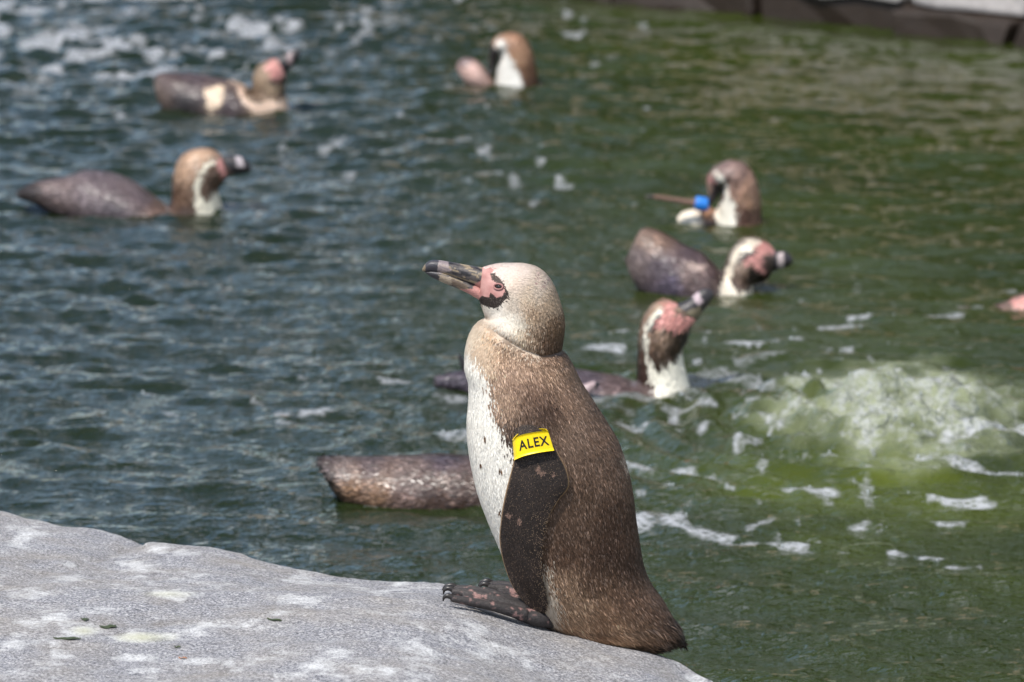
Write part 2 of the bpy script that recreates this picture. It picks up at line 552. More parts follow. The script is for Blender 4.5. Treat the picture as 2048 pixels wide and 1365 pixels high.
# froth over the upwelling and scattered flecks round it
froth = np.clip((mound * 1.1 + 0.35 * np.exp(-((ee - 0.75) / 0.18) ** 2) + 2.0 * (nz1 - 0.5) + 1.4 * (nz2 - 0.5)) * 1.6 - 1.35, 0, 1) * 0.55
foam = np.maximum(foam, froth)
fleck = np.clip((fbm(X * 30, Yg * 12, 3.0, 3, 71) - 0.66) * 9, 0, 1) * np.clip(1.3 - np.hypot((PXg - 1500) / 620, (PYg - 830) / 330), 0, 1)
foam = np.maximum(foam, fleck * 0.8)
far_l = np.clip(1.25 - np.hypot((PXg - 260) / 560, (PYg - 20) / 190), 0, 1)  # bright reflections on the far-left ripples, painted as white patches in this mask
glint = fbm(X * 15, Yg * 5.5, 6.0, 3, 75, 0.5) - 0.30 * (fbm(X * 3.0, Yg * 1.6, 2.0, 2, 76) - 0.5)
foam = np.maximum(foam, np.clip((glint - 0.62 + 0.19 * far_l) * 6, 0, 1) * np.clip(far_l * 2.0, 0, 1) * 0.85)
drift = np.clip((fbm(X * 17, Yg * 6, 9.0, 3, 77, 0.5) - 0.70) * 9, 0, 1) * (PXg < 1300) * (PYg < 420)
foam = np.maximum(foam, drift * 0.7)
aer = np.clip((1.0 - ee) / 0.5, 0, 1) * np.clip(0.2 + 2.2 * (fbm(X * 16, Yg * 11, 2.0, 4, 83, 0.6) - 0.22), 0.12, 1)
aer = np.clip(aer, 0, 1)
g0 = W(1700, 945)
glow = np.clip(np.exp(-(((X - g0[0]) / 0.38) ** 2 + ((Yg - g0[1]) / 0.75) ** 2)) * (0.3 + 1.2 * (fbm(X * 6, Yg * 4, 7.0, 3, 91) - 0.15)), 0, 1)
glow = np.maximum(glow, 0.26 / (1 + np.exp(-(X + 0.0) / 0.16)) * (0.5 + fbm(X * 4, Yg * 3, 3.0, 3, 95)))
wv = np.stack([X, Yg, Z], -1)
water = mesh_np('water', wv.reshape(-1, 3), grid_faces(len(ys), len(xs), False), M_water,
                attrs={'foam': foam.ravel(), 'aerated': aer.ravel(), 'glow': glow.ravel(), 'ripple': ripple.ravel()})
water['kind'] = 'structure'


def water_z(x, y):
    i = np.clip(np.searchsorted(ys, y), 0, len(ys) - 1); j = np.clip(np.searchsorted(xs, x), 0, len(xs) - 1)
    return Z[i, j]


# ------------------------------------------------------------------ boulder
YP = 6.10                                   # the standing penguin's own upright plane
YR = 6.04
prof = np.array([(-900, 1150), (-300, 1165), (0, 1178), (200, 1184), (500, 1188), (700, 1192), (850, 1199), (950, 1219), (1000, 1236), (1100, 1267), (1200, 1289), (1300, 1313), (1440, 1378), (1560, 1480), (1800, 1900)], float)
pp = P(prof[:, 0], prof[:, 1], YR)
crest = np.array([(-900, 1000, 6.85), (-300, 1012, 6.8), (0, 1027, 6.72), (60, 1043, 6.7), (180, 1061, 6.68), (250, 1078, 6.66), (282, 1091, 6.62), (310, 1089, 6.55), (380, 1091, 6.52), (470, 1106, 6.5),
                  (550, 1129, 6.48), (620, 1143, 6.46), (700, 1158, 6.44), (760, 1162, 6.42), (850, 1164, 6.38), (890, 1169, 6.36), (980, 1192, 6.30), (1100, 1240, 6.24), (1200, 1272, 6.18), (1300, 1300, 6.12),
                  (1360, 1325, 6.06), (1440, 1368, 5.98), (1560, 1470, 5.8), (1800, 1800, 5.4)], float)
cp_ = P(crest[:, 0], crest[:, 1], crest[:, 2])
rx = np.arange(-1.7, 0.46, 0.0052); ry = np.arange(4.7, 7.5, 0.0052)
RX, RY = np.meshgrid(rx, ry)
zp = np.interp(RX, pp[:, 0], pp[:, 2])
yc = np.interp(RX, cp_[:, 0], cp_[:, 1]); zc = np.interp(RX, cp_[:, 0], cp_[:, 2])
tt = (RY - YR) / np.maximum(yc - YR, 0.05)
RZ = np.where(RY < yc, zp + (zc - zp) * np.clip(tt, 0, 1), zc)
slope_c = -0.20
over = np.maximum(RY - yc, 0)
RZ = RZ + over * slope_c - over ** 2 / (2 * 0.10)
front = np.maximum(YR - RY, 0)
RZ += 0.03 * front - 0.10 * np.maximum(front - 0.75, 0) ** 2 * 8
# smooth the joins a little
for _ in range(5):
    RZ[1:-1, 1:-1] = (RZ[1:-1, 1:-1] * 2 + RZ[:-2, 1:-1] + RZ[2:, 1:-1] + RZ[1:-1, :-2] + RZ[1:-1, 2:]) / 6
foot_zone = np.exp(-(((RX + 0.01) / 0.16) ** 2 + ((RY - 6.06) / 0.12) ** 2))
RZ += (0.014 * (fbm(RX * 5, RY * 5, 0, 3, 101) - 0.5) + 0.006 * (fbm(RX * 22, RY * 22, 0, 3, 111) - 0.5)) * (1 - 0.8 * foot_zone) + 0.0022 * (fbm(RX * 110, RY * 110, 0, 3, 121) - 0.5)
GX, GY = topx(np.stack([RX, RY, RZ], -1))
# a weathered joint that runs from the notch in the crest down to the left
ln0, ln1 = (285, 1092), (-20, 1182)
tq = np.clip(((GX - ln0[0]) * (ln1[0] - ln0[0]) + (GY - ln0[1]) * (ln1[1] - ln0[1])) / ((ln1[0] - ln0[0]) ** 2 + (ln1[1] - ln0[1]) ** 2), 0, 1.2)
dj = np.abs(GY - (ln0[1] + tq * (ln1[1] - ln0[1])) + 14 * (fbm(GX / 50, GY / 50, 0, 2, 131) - 0.5))
joint = np.exp(-(dj / 7) ** 2) * (GX < 290)
RZ -= 0.003 * joint
gn = fbm(RX * 28, RY * 10, 0, 4, 141, 0.6); gn2 = fbm(RX * 90, RY * 34, 0, 3, 151, 0.6)
guano = np.zeros_like(RX); yellow = np.zeros_like(RX)
for (x, y, a, b_, s, yl) in [(270, 1130, 45, 22, .75, 0), (330, 1188, 70, 10, 1, .35), (170, 1262, 38, 12, 1, .55), (285, 1275, 85, 14, 1.1, .6), (450, 1252, 80, 10, .9, 0), (500, 1240, 30, 6, .6, 0),
                             (110, 1308, 30, 14, .8, 0), (270, 1315, 70, 9, .9, 0), (400, 1322, 90, 12, .9, 0), (520, 1318, 60, 8, .6, 0), (620, 1332, 35, 12, .9, 0), (690, 1305, 30, 8, .9, 0),
                             (180, 1222, 70, 10, .7, 0), (60, 1245, 40, 6, .7, 0), (120, 1160, 50, 12, .5, 0), (20, 1055, 40, 8, .6, 0), (560, 1225, 40, 6, .5, 0), (780, 1230, 60, 12, .4, 0),
                             (800, 1180, 60, 10, .35, 0), (950, 1290, 140, 30, .3, 0), (380, 1160, 120, 25, .35, 0), (1150, 1330, 120, 20, .25, 0), (600, 1350, 60, 8, .8, 0), (30, 1350, 60, 12, .5, 0)]:
    dd = np.hypot((GX - x) / a, (GY - y) / b_)
    m_ = np.clip((1.25 - dd) * 0.9 + 1.7 * (gn - 0.5) + 0.8 * (gn2 - 0.5), 0, 1) * (dd < 2.2) * s
    guano = np.maximum(guano, np.clip(m_ * 1.3, 0, 1))
    if yl:
        yellow = np.maximum(yellow, yl * np.clip(1.15 - dd * 1.25 + 0.8 * (gn - 0.5), 0, 1))
guano = np.maximum(guano, np.clip((fbm(RX * 18, RY * 7, 4.0, 4, 161, 0.6) - 0.56) * 4.5, 0, 0.75))
dirt = np.clip(joint * 0.45 * np.clip(3.0 * (gn - 0.35), 0, 1) + 1.2 * np.clip(fbm(RX * 14, RY * 14, 2.0, 4, 171) - 0.60, 0, 1) * (RX < -0.3), 0, 0.7)
rock = mesh_np('granite_boulder', np.stack([RX, RY, RZ], -1).reshape(-1, 3), grid_faces(len(ry), len(rx), False), M_rock, loc=(-0.4, 5.9, 0.0),
               attrs={'guano': guano.ravel(), 'yellow': yellow.ravel(), 'dirt': dirt.ravel()})
tag(rock, 'pale grey granite boulder streaked with white droppings at the water edge', 'boulder')


def rock_z(x, y):
    i = int(np.clip((y - ry[0]) / 0.0052, 0, len(ry) - 1)); j = int(np.clip((x - rx[0]) / 0.0052, 0, len(rx) - 1))
    return RZ[i, j]


# ------------------------------------------------------------------ the standing penguin
rootp = root('penguin', P(1180, 1265, YP), 'brown and white penguin standing on the granite boulder, yellow band on its flipper', 'penguin')
rings = [(958, 599, 965, 535, 24), (960, 606, 978, 531.5, 36), (963, 614, 998, 527.6, 46), (966, 622, 1022, 527, 55), (968.5, 629, 1048, 528, 62), (970.5, 634, 1073, 535, 67),
         (971, 637, 1094, 551, 71), (970, 639, 1109, 575, 74), (966, 641, 1120, 604, 77), (959, 645, 1128, 634, 80), (949, 654, 1128.5, 659, 84), (938.5, 671, 1125, 688, 88),
         (931.5, 694, 1124, 700, 94), (929, 715, 1134, 713, 102), (929.5, 736, 1147, 736, 111), (936, 766, 1162, 766, 120), (937, 800, 1184, 801, 128), (934, 840, 1209, 840, 134),
         (935, 880, 1233, 880, 139), (942, 930, 1251, 926, 142), (955, 985, 1263.5, 980, 143), (973, 1035, 1270.5, 1035, 141), (994, 1085, 1278, 1085, 137), (1013, 1130, 1286, 1130, 131),
         (1034, 1175, 1299, 1164, 124), (1060, 1215, 1317, 1193, 115), (1088, 1244, 1332, 1218, 104), (1132, 1266, 1343, 1238, 90), (1185, 1278, 1349, 1250, 74), (1232, 1291, 1353, 1260, 56),
         (1272, 1299, 1356, 1269, 40), (1308, 1293, 1358, 1277, 24), (1338, 1283, 1360, 1283, 8)]
MB_, KB_ = 420, 220
G = loft(rings, YP, MB_, KB_, 2.08)
gx, gy = topx(np.stack([G[..., 0], np.full(G.shape[:2], YP), G[..., 2]], -1))   # place in the animal's own profile

IDW = [((985, 536), (228, 206, 196)), ((1010, 532), (226, 210, 198)), ((1040, 540), (224, 206, 192)), ((1075, 560), (214, 195, 176)), ((1050, 578), (206, 186, 164)), ((1100, 600), (182, 158, 134)),
       ((1030, 560), (218, 198, 180)), ((1062, 615), (166, 140, 116)), ((1112, 640), (122, 97, 75)), ((1090, 670), (88, 66, 50)), ((1115, 690), (84, 64, 50)), ((1060, 655), (112, 88, 68)),
       ((1045, 598), (196, 174, 152)), ((990, 612), (236, 226, 212)), ((1020, 622), (232, 222, 206)), ((1040, 640), (224, 213, 194)), ((1000, 640), (228, 216, 200)), ((1045, 660), (190, 172, 150)), ((1028, 600), (216, 200, 182)),
       ((985, 660), (188, 158, 130)), ((955, 668), (216, 198, 174)), ((940, 690), (222, 208, 188)), ((1010, 690), (146, 119, 97)), ((1050, 705), (142, 117, 98)), ((1100, 722), (136, 111, 92)), ((960, 690), (198, 172, 146)),
       ((1020, 740), (146, 121, 104)), ((1000, 772), (166, 140, 120)), ((1060, 760), (112, 89, 75)), ((1092, 792), (74, 57, 48)), ((1130, 770), (132, 107, 90)), ((1060, 832), (92, 75, 65)), ((1040, 845), (62, 50, 44)),
       ((1150, 850), (122, 101, 87)), ((1200, 850), (118, 94, 78)), ((1180, 900), (106, 86, 73)), ((1230, 920), (112, 89, 74)), ((1160, 960), (90, 71, 58)), ((1220, 1000), (90, 69, 56)),
       ((1150, 1030), (84, 66, 54)), ((1250, 1040), (86, 65, 53)), ((1200, 1080), (68, 51, 41)), ((1130, 1080), (80, 60, 47)), ((1260, 1110), (76, 57, 46)), ((1180, 1130), (84, 64, 50)), ((1125, 1130), (128, 104, 84)),
       ((1250, 1170), (102, 79, 64)), ((1300, 1190), (108, 84, 69)), ((1150, 1190), (138, 113, 91)), ((1200, 1210), (122, 95, 74)), ((1220, 1240), (150, 120, 95)), ((1150, 1240), (150, 122, 98)),
       ((1280, 1250), (120, 95, 76)), ((1320, 1240), (92, 71, 58)), ((1347, 1265), (40, 31, 27)), ((1315, 1286), (55, 44, 37)), ((1262, 1287), (110, 88, 70)), ((1180, 1268), (116, 88, 66))]
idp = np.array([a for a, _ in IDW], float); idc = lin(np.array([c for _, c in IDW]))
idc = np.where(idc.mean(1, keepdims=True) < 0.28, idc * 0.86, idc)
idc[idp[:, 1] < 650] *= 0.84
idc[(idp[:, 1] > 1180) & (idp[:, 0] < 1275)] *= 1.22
WHITE = [(905, 700), (935, 700), (950, 704), (964, 714), (979, 728), (988, 752), (993, 790), (1007, 830), (1020, 860), (1040, 900), (1065, 960), (1076, 1040), (1082, 1100), (1086, 1200), (1050, 1270), (860, 1270), (860, 700)]
THIGH = [(1070, 1085), (1092, 1098), (1100, 1130), (1113, 1168), (1120, 1207), (1105, 1236), (1070, 1235)]


def c1(pts):   # the head close-up: 5.055 times, from (820, 490)
    return [(820 + x / 5.055, 490 + y / 5.055) for x, y in pts]


PINK = c1([(700, 225), (760, 228), (800, 212), (850, 230), (828, 268), (835, 322), (890, 347), (938, 372), (966, 420), (940, 462), (870, 482), (818, 448), (806, 496), (735, 490), (690, 545), (640, 545), (640, 300)])
BLACK = [c1([(800, 300), (900, 300), (950, 352), (972, 396), (990, 440), (978, 484), (915, 550), (862, 594), (715, 580), (672, 540), (735, 470), (800, 440)])]
SUPER = c1([(818, 270), (850, 258), (902, 296), (948, 350), (966, 388), (940, 376), (890, 348), (836, 326)])
COLLAR = c1([(950, 815), (1010, 850), (1100, 910), (1200, 970), (1260, 1030), (1320, 1080), (1290, 1100), (1220, 1050), (1120, 990), (1020, 930), (960, 860)])
PATCH = [(1231, 886), (1262, 886), (1268, 950), (1252, 948), (1240, 915)]
SPOTS = [(970, 853, 1.8, 4), (961, 909, 1.6, 4), (1000, 912, 2.0, 4.5), (1008, 972, 1.5, 3), (999, 1000, 1.4, 3)]
CROWN = c1([(1180, 250), (1290, 265), (1400, 330), (1425, 370), (1340, 390), (1250, 330)])


def coat(px, py, jit, spots=True):
    """plumage colour (linear) and kind (0 feather, 1 bare skin, 2 black) at a place of the profile"""
    sh = px.shape
    x = px.ravel(); y = py.ravel()
    j1 = (vnoise(x / 9, y / 14, 0, 201) - 0.5) * 2 * jit; j2 = (vnoise(x / 9, y / 14, 3, 211) - 0.5) * 2 * jit
    xw, yw = x + j1.ravel(), y + j2.ravel()
    out = np.zeros((len(x), 3)); wsum = np.zeros(len(x))
    for p, c in zip(idp, idc):
        w = 1.0 / (((xw - p[0]) ** 2 + ((yw - p[1]) * 0.9) ** 2) + 60) ** 2.0
        out += w[:, None] * c; wsum += w
    out /= wsum[:, None]
    out *= (0.72 + 0.56 * fbm(x / 34, y / 46, 0, 3, 226))[:, None] ** np.where(out.mean(1) < 0.3, 1.0, 0.35)[:, None]
    kind = np.zeros(len(x), int)
    wt = inpoly(xw, yw, WHITE)
    out[wt] = lin((240, 234, 222))
    th_ = inpoly(xw, yw, THIGH)
    out[th_] = 0.25 * out[th_] + 0.75 * lin((212, 198, 178))
    cl = inpoly(xw * 0.5 + x * 0.5, yw * 0.5 + y * 0.5, COLLAR)
    out[cl] = 0.35 * out[cl] + 0.65 * lin((228, 208, 186))
    pt = inpoly(xw, yw, PATCH)
    out[pt] = lin((222, 204, 184))
    cr = inpoly(xw, yw, CROWN) & (vnoise(x / 7, y / 5, 0, 221).ravel() > 0.5)
    out[cr] = lin((150, 126, 122))
    for (sx, sy, a, b_) in (SPOTS if spots else []):
        sp = np.hypot((x - sx) / a, (y - sy) / b_) < 1
        out[sp] = lin((84, 58, 34))
    xs_, ys_ = x + 0.25 * j1.ravel(), y + 0.25 * j2.ravel()
    for q in BLACK:
        bk = inpoly(xs_, ys_, q)
        out[bk] = lin((46, 38, 34)); kind[bk] = 2
    pk = inpoly(xs_, ys_, PINK)
    pv = fbm(x / 10, y / 10, 0, 3, 225).ravel()[:, None]
    out[pk] = (lin((160, 108, 102)) * pv + lin((194, 150, 142)) * (1 - pv))[pk]; kind[pk] = 1
    bk = inpoly(xs_, ys_, SUPER)
    out[bk] = lin((66, 54, 50)); kind[bk] = 2
    return out.reshape(sh + (3,)), kind.reshape(sh)


# the fold where the drawn-in head sits on the neck
fold = [(958, 642), (985, 650), (1012, 664), (1048, 684), (1085, 699), (1126, 699)]
dmin = np.full(gx.shape, 1e9); side = np.zeros(gx.shape)
for (x0, y0), (x1, y1) in zip(fold[:-1], fold[1:]):
    dx, dy = x1 - x0, y1 - y0
    t = np.clip(((gx - x0) * dx + (gy - y0) * dy) / (dx * dx + dy * dy), 0, 1)
    dd = np.hypot(gx - x0 - t * dx, gy - y0 - t * dy)
    sg = np.sign((gx - x0) * dy - (gy - y0) * dx)
    side = np.where(dd < dmin, sg, side); dmin = np.minimum(dmin, dd)
sdist = dmin * side                                    # positive above the fold
shrink = 1 - 0.075 * np.exp(-(sdist / 6.5) ** 2) + 0.035 * np.exp(-((sdist - 17) / 11) ** 2)
Cn = G.mean(1, keepdims=True)
G[..., 1] = Cn[..., 1] + (G[..., 1] - Cn[..., 1]) * shrink
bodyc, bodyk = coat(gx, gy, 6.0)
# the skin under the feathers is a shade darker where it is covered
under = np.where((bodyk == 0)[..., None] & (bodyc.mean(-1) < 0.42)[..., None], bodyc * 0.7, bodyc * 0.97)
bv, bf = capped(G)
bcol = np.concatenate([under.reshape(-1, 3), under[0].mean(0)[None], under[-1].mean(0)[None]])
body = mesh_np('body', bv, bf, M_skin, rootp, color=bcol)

# plumage: tens of thousands of small feathers lying along the body
def feathers(name, G, colour, kinds, count, length, lift, width, parent, mat, seed, tipgain=1.35, Yref=6.10, jamp=None, spread=0.16, fix=None):
    r = np.random.default_rng(seed)
    M_, K_ = G.shape[:2]
    closed = True
    a = G[:-1]; b = np.roll(G, -1, 1)[:-1]; d = G[1:]
    area = np.linalg.norm(np.cross(b - a, d - a), axis=-1)
    w = area.ravel() / area.sum()
    cdf = np.cumsum(w)
    idx = np.searchsorted(cdf, r.random(count) * cdf[-1])
    i, j = idx // K_, idx % K_
    j2 = (j + 1) % K_
    u, v = r.random(count)[:, None], r.random(count)[:, None]
    p00, p01, p10, p11 = G[i, j], G[i, j2], G[i + 1, j], G[i + 1, j2]
    p = (p00 * (1 - u) + p01 * u) * (1 - v) + (p10 * (1 - u) + p11 * u) * v
    i3 = np.minimum(i + 3, M_ - 1)
    t = G[i3, j] - G[np.maximum(i - 2, 0), j]
    ds = G[i, j2] - G[i, j]
    ds = G[i, (j + 2) % K_] - G[i, (j - 2) % K_]
    n = np.cross(ds, t); n /= np.maximum(np.linalg.norm(n, axis=1)[:, None], 1e-9)
    t = t - n * (t * n).sum(1)[:, None]
    t /= np.maximum(np.linalg.norm(t, axis=1)[:, None], 1e-9)
    cen = G.mean(1)[i]
    flip = ((p - cen) * n).sum(1) < 0
    n[flip] *= -1
    s = np.cross(t, n)
    qx, qy = topx(np.stack([p[:, 0], np.full(count, Yref), p[:, 2]], -1))
    jx, jy = r.normal(0, 1, count), r.normal(0, 1, count)
    amp = np.where(qy < 640, np.where((qx < 1030) & (qy < 612), 0.5, 3.5), 8.0) if jamp is None else jamp
    c, k = colour(qx + jx * amp, qy + jy * amp)
    k = colour(qx, qy)[1]
    if fix is not None:
        c = fix(qx, qy, c)
    L_ = length(qx, qy) * (0.7 + 0.6 * r.random(count))
    lf = lift(qx, qy) * (0.5 + r.random(count)) * np.where(c.mean(1) > 0.5, 0.4, 1.0)
    wd = width * (0.75 + 0.5 * r.random(count))
    ok = (k != 1)
    L_ = np.where(k == 2, L_ * 0.4, L_)
    ang = r.normal(0, spread, count)[:, None]
    t2 = t * np.cos(ang) + s * np.sin(ang); s2 = s * np.cos(ang) - t * np.sin(ang)
    lum = c.mean(1)
    vary = np.exp(r.normal(0, 0.20, count) * np.where(lum < 0.4, 1.0, 0.22))[:, None]
    light = (r.random(count) < 0.12 + 0.10 * np.clip(vnoise(qx / 26, qy / 60, 0, 227) * 3 - 1.4, 0, 1))[:, None] * (lum < 0.25)[:, None]
    cb = c * vary
    cb = np.where(light, np.minimum(cb * 1.9 + 0.035, 0.8), cb)
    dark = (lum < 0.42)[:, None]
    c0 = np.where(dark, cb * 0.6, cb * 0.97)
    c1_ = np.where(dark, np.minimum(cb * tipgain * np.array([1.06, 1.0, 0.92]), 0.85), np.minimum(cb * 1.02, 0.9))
    Lc, lc, wc_ = L_[:, None], lf[:, None], wd[:, None]
    r0 = p - n * 0.0006
    m0 = p + t2 * Lc * 0.5 + n * (Lc * lc * 0.75)
    tp = p + t2 * Lc + n * (Lc * lc)
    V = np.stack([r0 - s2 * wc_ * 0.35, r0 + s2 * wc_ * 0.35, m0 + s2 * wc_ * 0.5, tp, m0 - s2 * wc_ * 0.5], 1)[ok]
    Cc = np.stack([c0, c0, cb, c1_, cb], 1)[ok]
    nn = len(V)
    bse = (np.arange(nn) * 5)[:, None]
    F = np.concatenate([bse + np.array([[0, 1, 2]]), bse + np.array([[0, 2, 4]]), bse + np.array([[4, 2, 3]])])
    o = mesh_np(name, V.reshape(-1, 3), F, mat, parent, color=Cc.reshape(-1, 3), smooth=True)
    nr = n * 0.9 + t2 * 0.12 + r.normal(0, 0.13, (count, 3))
    nr /= np.linalg.norm(nr, axis=1)[:, None]
    nv = np.repeat(nr[ok], 5, 0)
    o.data.normals_split_custom_set_from_vertices(nv.tolist())
    o['kind'] = 'stuff'
    return o


def f_len(x, y):
    L0 = np.where(y < 640, 0.0046, np.where(y < 720, 0.0062, 0.0085))
    L0 = np.where((y > 1170), 0.011, L0)
    return np.where((y > 1235) & (x > 1150), 0.018, np.where(y > 1235, 0.013, L0))


def f_lift(x, y):
    return np.where(y > 1235, 0.24, np.where(y > 1190, 0.17, np.where(y < 640, 0.10, 0.11)))


def spot_fix(x, y, c):
    for (sx, sy, a, b_) in SPOTS:
        c[np.hypot((x - sx) / a, (y - sy) / b_) < 1] = lin((84, 58, 34))
    return c


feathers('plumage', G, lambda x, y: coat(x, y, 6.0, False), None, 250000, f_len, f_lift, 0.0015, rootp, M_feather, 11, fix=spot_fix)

bvh = BVHTree.FromPolygons([Vector(a) for a in bv], bf)
camv = Vector((0, 0, CAM_H))


def hit(px, py):
    d = Vector(ray(px, py)); d.normalize()
    h = bvh.ray_cast(camv, d)
    return h[0], h[1]


# bill
def c1r(rows):
    return rows


U = [(985, 588, 990, 536, 21), (968, 580, 966, 535.5, 21), (941, 569.5, 938, 531, 17.5), (918, 560.5, 914, 526.8, 15), (897, 552, 893, 523, 13.5), (879, 546, 876, 520.6, 12), (864, 543.5, 862, 521.2, 10), (854, 543, 852, 527, 7), (848.5, 543.5, 846.5, 534.5, 4), (845.5, 543, 844.5, 539, 1.5)]
Lw = [(958, 600, 986, 584, 20), (944, 591.5, 963, 572, 18.5), (922, 580, 940, 562, 15.5), (903, 572.5, 918, 553, 13), (886, 565.5, 896, 545, 11.5), (872, 559, 879, 541, 10), (861, 553.5, 864, 541, 7.5), (853.5, 548, 856, 542.5, 4), (850, 545.5, 851, 543, 1.5)]


def bill_colour(gx_, gy_, upper):
    x, y = gx_.ravel(), gy_.ravel()
    c = np.tile(lin((74, 68, 66)), (len(x), 1))
    al, ac = x * 0.94 + y * 0.34, y * 0.94 - x * 0.34
    st = vnoise(al / 20, ac / 2.1, 0, 231)
    st2 = fbm(al / 30, ac / 9, 0, 3, 235)[:, None]
    c = c * (0.55 + 0.9 * st2)
    c = np.where((st > 0.68)[:, None], lin((138, 122, 98)), c)
    c = np.where((st < 0.34)[:, None], lin((36, 33, 35)), c)
    pale = inpoly(x, y, c1([(285, 150), (385, 170), (395, 225), (430, 245), (300, 290), (270, 240)]))
    c[pale] = 0.35 * c[pale] + 0.65 * lin((150, 136, 136))
    tip = x < 876 - (y - 530) * 0.15
    c[tip] = lin((52, 50, 56))
    rim = x < 851
    c[rim] = lin((120, 105, 84))
    if not upper:
        pl = inpoly(x, y, c1([(285, 290), (420, 320), (420, 400), (330, 385), (280, 350)]))
        c[pl] = 0.3 * c[pl] + 0.7 * lin((158, 142, 122))
        br = inpoly(x, y, c1([(420, 330), (600, 400), (560, 460), (420, 400)]))
        c[br] = 0.5 * c[br] + 0.5 * lin((120, 100, 80))
        tp = inpoly(x, y, c1([(120, 240), (190, 255), (300, 310), (290, 360), (200, 330)]))
        c[tp] = lin((40, 38, 42))
    x = x + 7 * (vnoise(x / 7, y / 5, 0, 237) - 0.5); y = y + 5 * (vnoise(x / 7, y / 5, 4, 238) - 0.5)
    pk = inpoly(x, y, c1([(500, 440), (620, 425), (690, 355), (760, 335), (900, 400), (900, 560), (600, 560)]))
    if upper:
        pk = inpoly(x, y, c1([(640, 420), (690, 355), (748, 345), (735, 235), (900, 180), (900, 560), (760, 500)]))
    c[pk] = lin((178, 126, 118)) * (0.8 + 0.4 * fbm(x[pk] / 8, y[pk] / 8, 0, 2, 236))[:, None]
    return c


for nm, rr2, upf in (('upper_bill', U, True), ('lower_bill', Lw, False)):
    Gb = loft(rr2, YP, 90, 40, 2.0)
    if upf:   # ridged plates on the upper half
        pass
    x_, y_ = topx(np.stack([Gb[..., 0], np.full(Gb.shape[:2], YP), Gb[..., 2]], -1))
    v_, f_ = capped(Gb)
    cb = bill_colour(x_, y_, upf)
    cb = np.concatenate([cb, cb[:1], cb[-1:]])
    mesh_np(nm, v_, f_, M_bill, rootp, color=cb)

# eye with lids
def eye_at(px, py, mirror=False):
    h, n = hit(px, py)
    h = np.array(h); n = np.array(n)
    if n[1] > 0:
        n = -n
    if mirror:
        h = np.array([h[0], 2 * YP - h[1], h[2]]); n = np.array([n[0], -n[1], n[2]])
    ax = np.array([1.0, 0, -0.22]); ax -= n * ax.dot(n); ax /= np.linalg.norm(ax)
    bx = np.cross(n, ax)
    th = np.linspace(0, 2 * np.pi, 24, endpoint=False); ph = np.linspace(0.05, np.pi - 0.05, 14)
    Gs = np.zeros((14, 24, 3))
    for a, p_ in enumerate(ph):
        for b_, t_ in enumerate(th):
            Gs[a, b_] = h - n * 0.0022 + 0.0044 * (math.cos(p_) * bx * 0.75 + math.sin(p_) * (math.cos(t_) * ax * 1.25 + math.sin(t_) * n))
    v_, f_ = capped(Gs)
    e = mesh_np('eye', v_, f_, M_eye, rootp)
    lid = []
    th2 = np.linspace(0, 2 * np.pi, 30, endpoint=False)
    Gl = np.zeros((31, 8, 3))
    for a in range(31):
        t_ = th2[a % 30]
        cx, cy = 0.0062 * math.cos(t_), 0.0036 * math.sin(t_)
        cc = h + ax * cx + bx * cy + n * 0.0006
        rd = (ax * math.cos(t_) + bx * math.sin(t_))
        for b_ in range(8):
            q = b_ / 8 * 2 * math.pi
            Gl[a, b_] = cc + 0.0013 * (math.cos(q) * rd + math.sin(q) * n)
    fl = grid_faces(31, 8)
    mesh_np('eyelid', Gl.reshape(-1, 3), fl, M_skin, e, color=np.tile(lin((150, 106, 102)), (31 * 8, 1)))


eye_at(997, 574)
eye_at(997, 574, True)

# flippers
LE = [(1034, 836), (1028, 858), (1025, 880), (1027, 920), (1019, 955), (1013, 978), (1006, 1010), (1002, 1038), (999, 1080), (1006, 1122), (1023, 1169), (1043, 1199), (1062, 1217), (1076, 1226)]
TE = [(1060, 832), (1080, 850), (1094, 866), (1116, 906), (1134, 942), (1137.5, 974), (1117, 1001), (1096, 1040), (1085, 1088), (1082, 1135), (1087, 1173), (1092, 1203), (1087, 1219), (1080, 1227)]
MF, KF = 120, 34
fr = catmull([a + b_ for a, b_ in zip(LE, TE)], MF)
uu = np.linspace(0, 1, KF)
fpx = fr[:, None, 0] * (1 - uu) + fr[:, None, 2] * uu
fpy = fr[:, None, 1] * (1 - uu) + fr[:, None, 3] * uu
FY = np.full((MF, KF), np.nan)
for i in range(MF):
    for j in range(KF):
        h, n = hit(fpx[i, j], fpy[i, j])
        if h is not None:
            FY[i, j] = min(h[1], YP - 0.045)
for i in range(MF):
    row = FY[i]
    ok = ~np.isnan(row)
    FY[i] = np.interp(np.arange(KF), np.arange(KF)[ok], row[ok]) if ok.any() else YP - 0.06
surf = FY.copy()
for _ in range(40):
    FY[1:-1] = (FY[:-2] + FY[1:-1] + FY[2:]) / 3
    FY[:, 1:-1] = (FY[:, :-2] + FY[:, 1:-1] + FY[:, 2:]) / 3
FY = np.minimum(FY, surf)
tpar = np.linspace(0, 1, MF)[:, None]
clear = 0.0075 * np.clip((tpar - 0.02) / 0.22, 0, 1) - 0.010 * np.clip(1 - tpar / 0.13, 0, 1)
FY = FY - clear
thk = (0.0052 * (1 - 0.45 * tpar)) * np.sqrt(np.clip(1 - (2 * uu[None] ** 0.75 - 1) ** 2, 0, 1)) + 0.0007
fa_ = P(fpx, fpy, FY - thk); fb_ = P(fpx, fpy, FY + thk * 0.8)


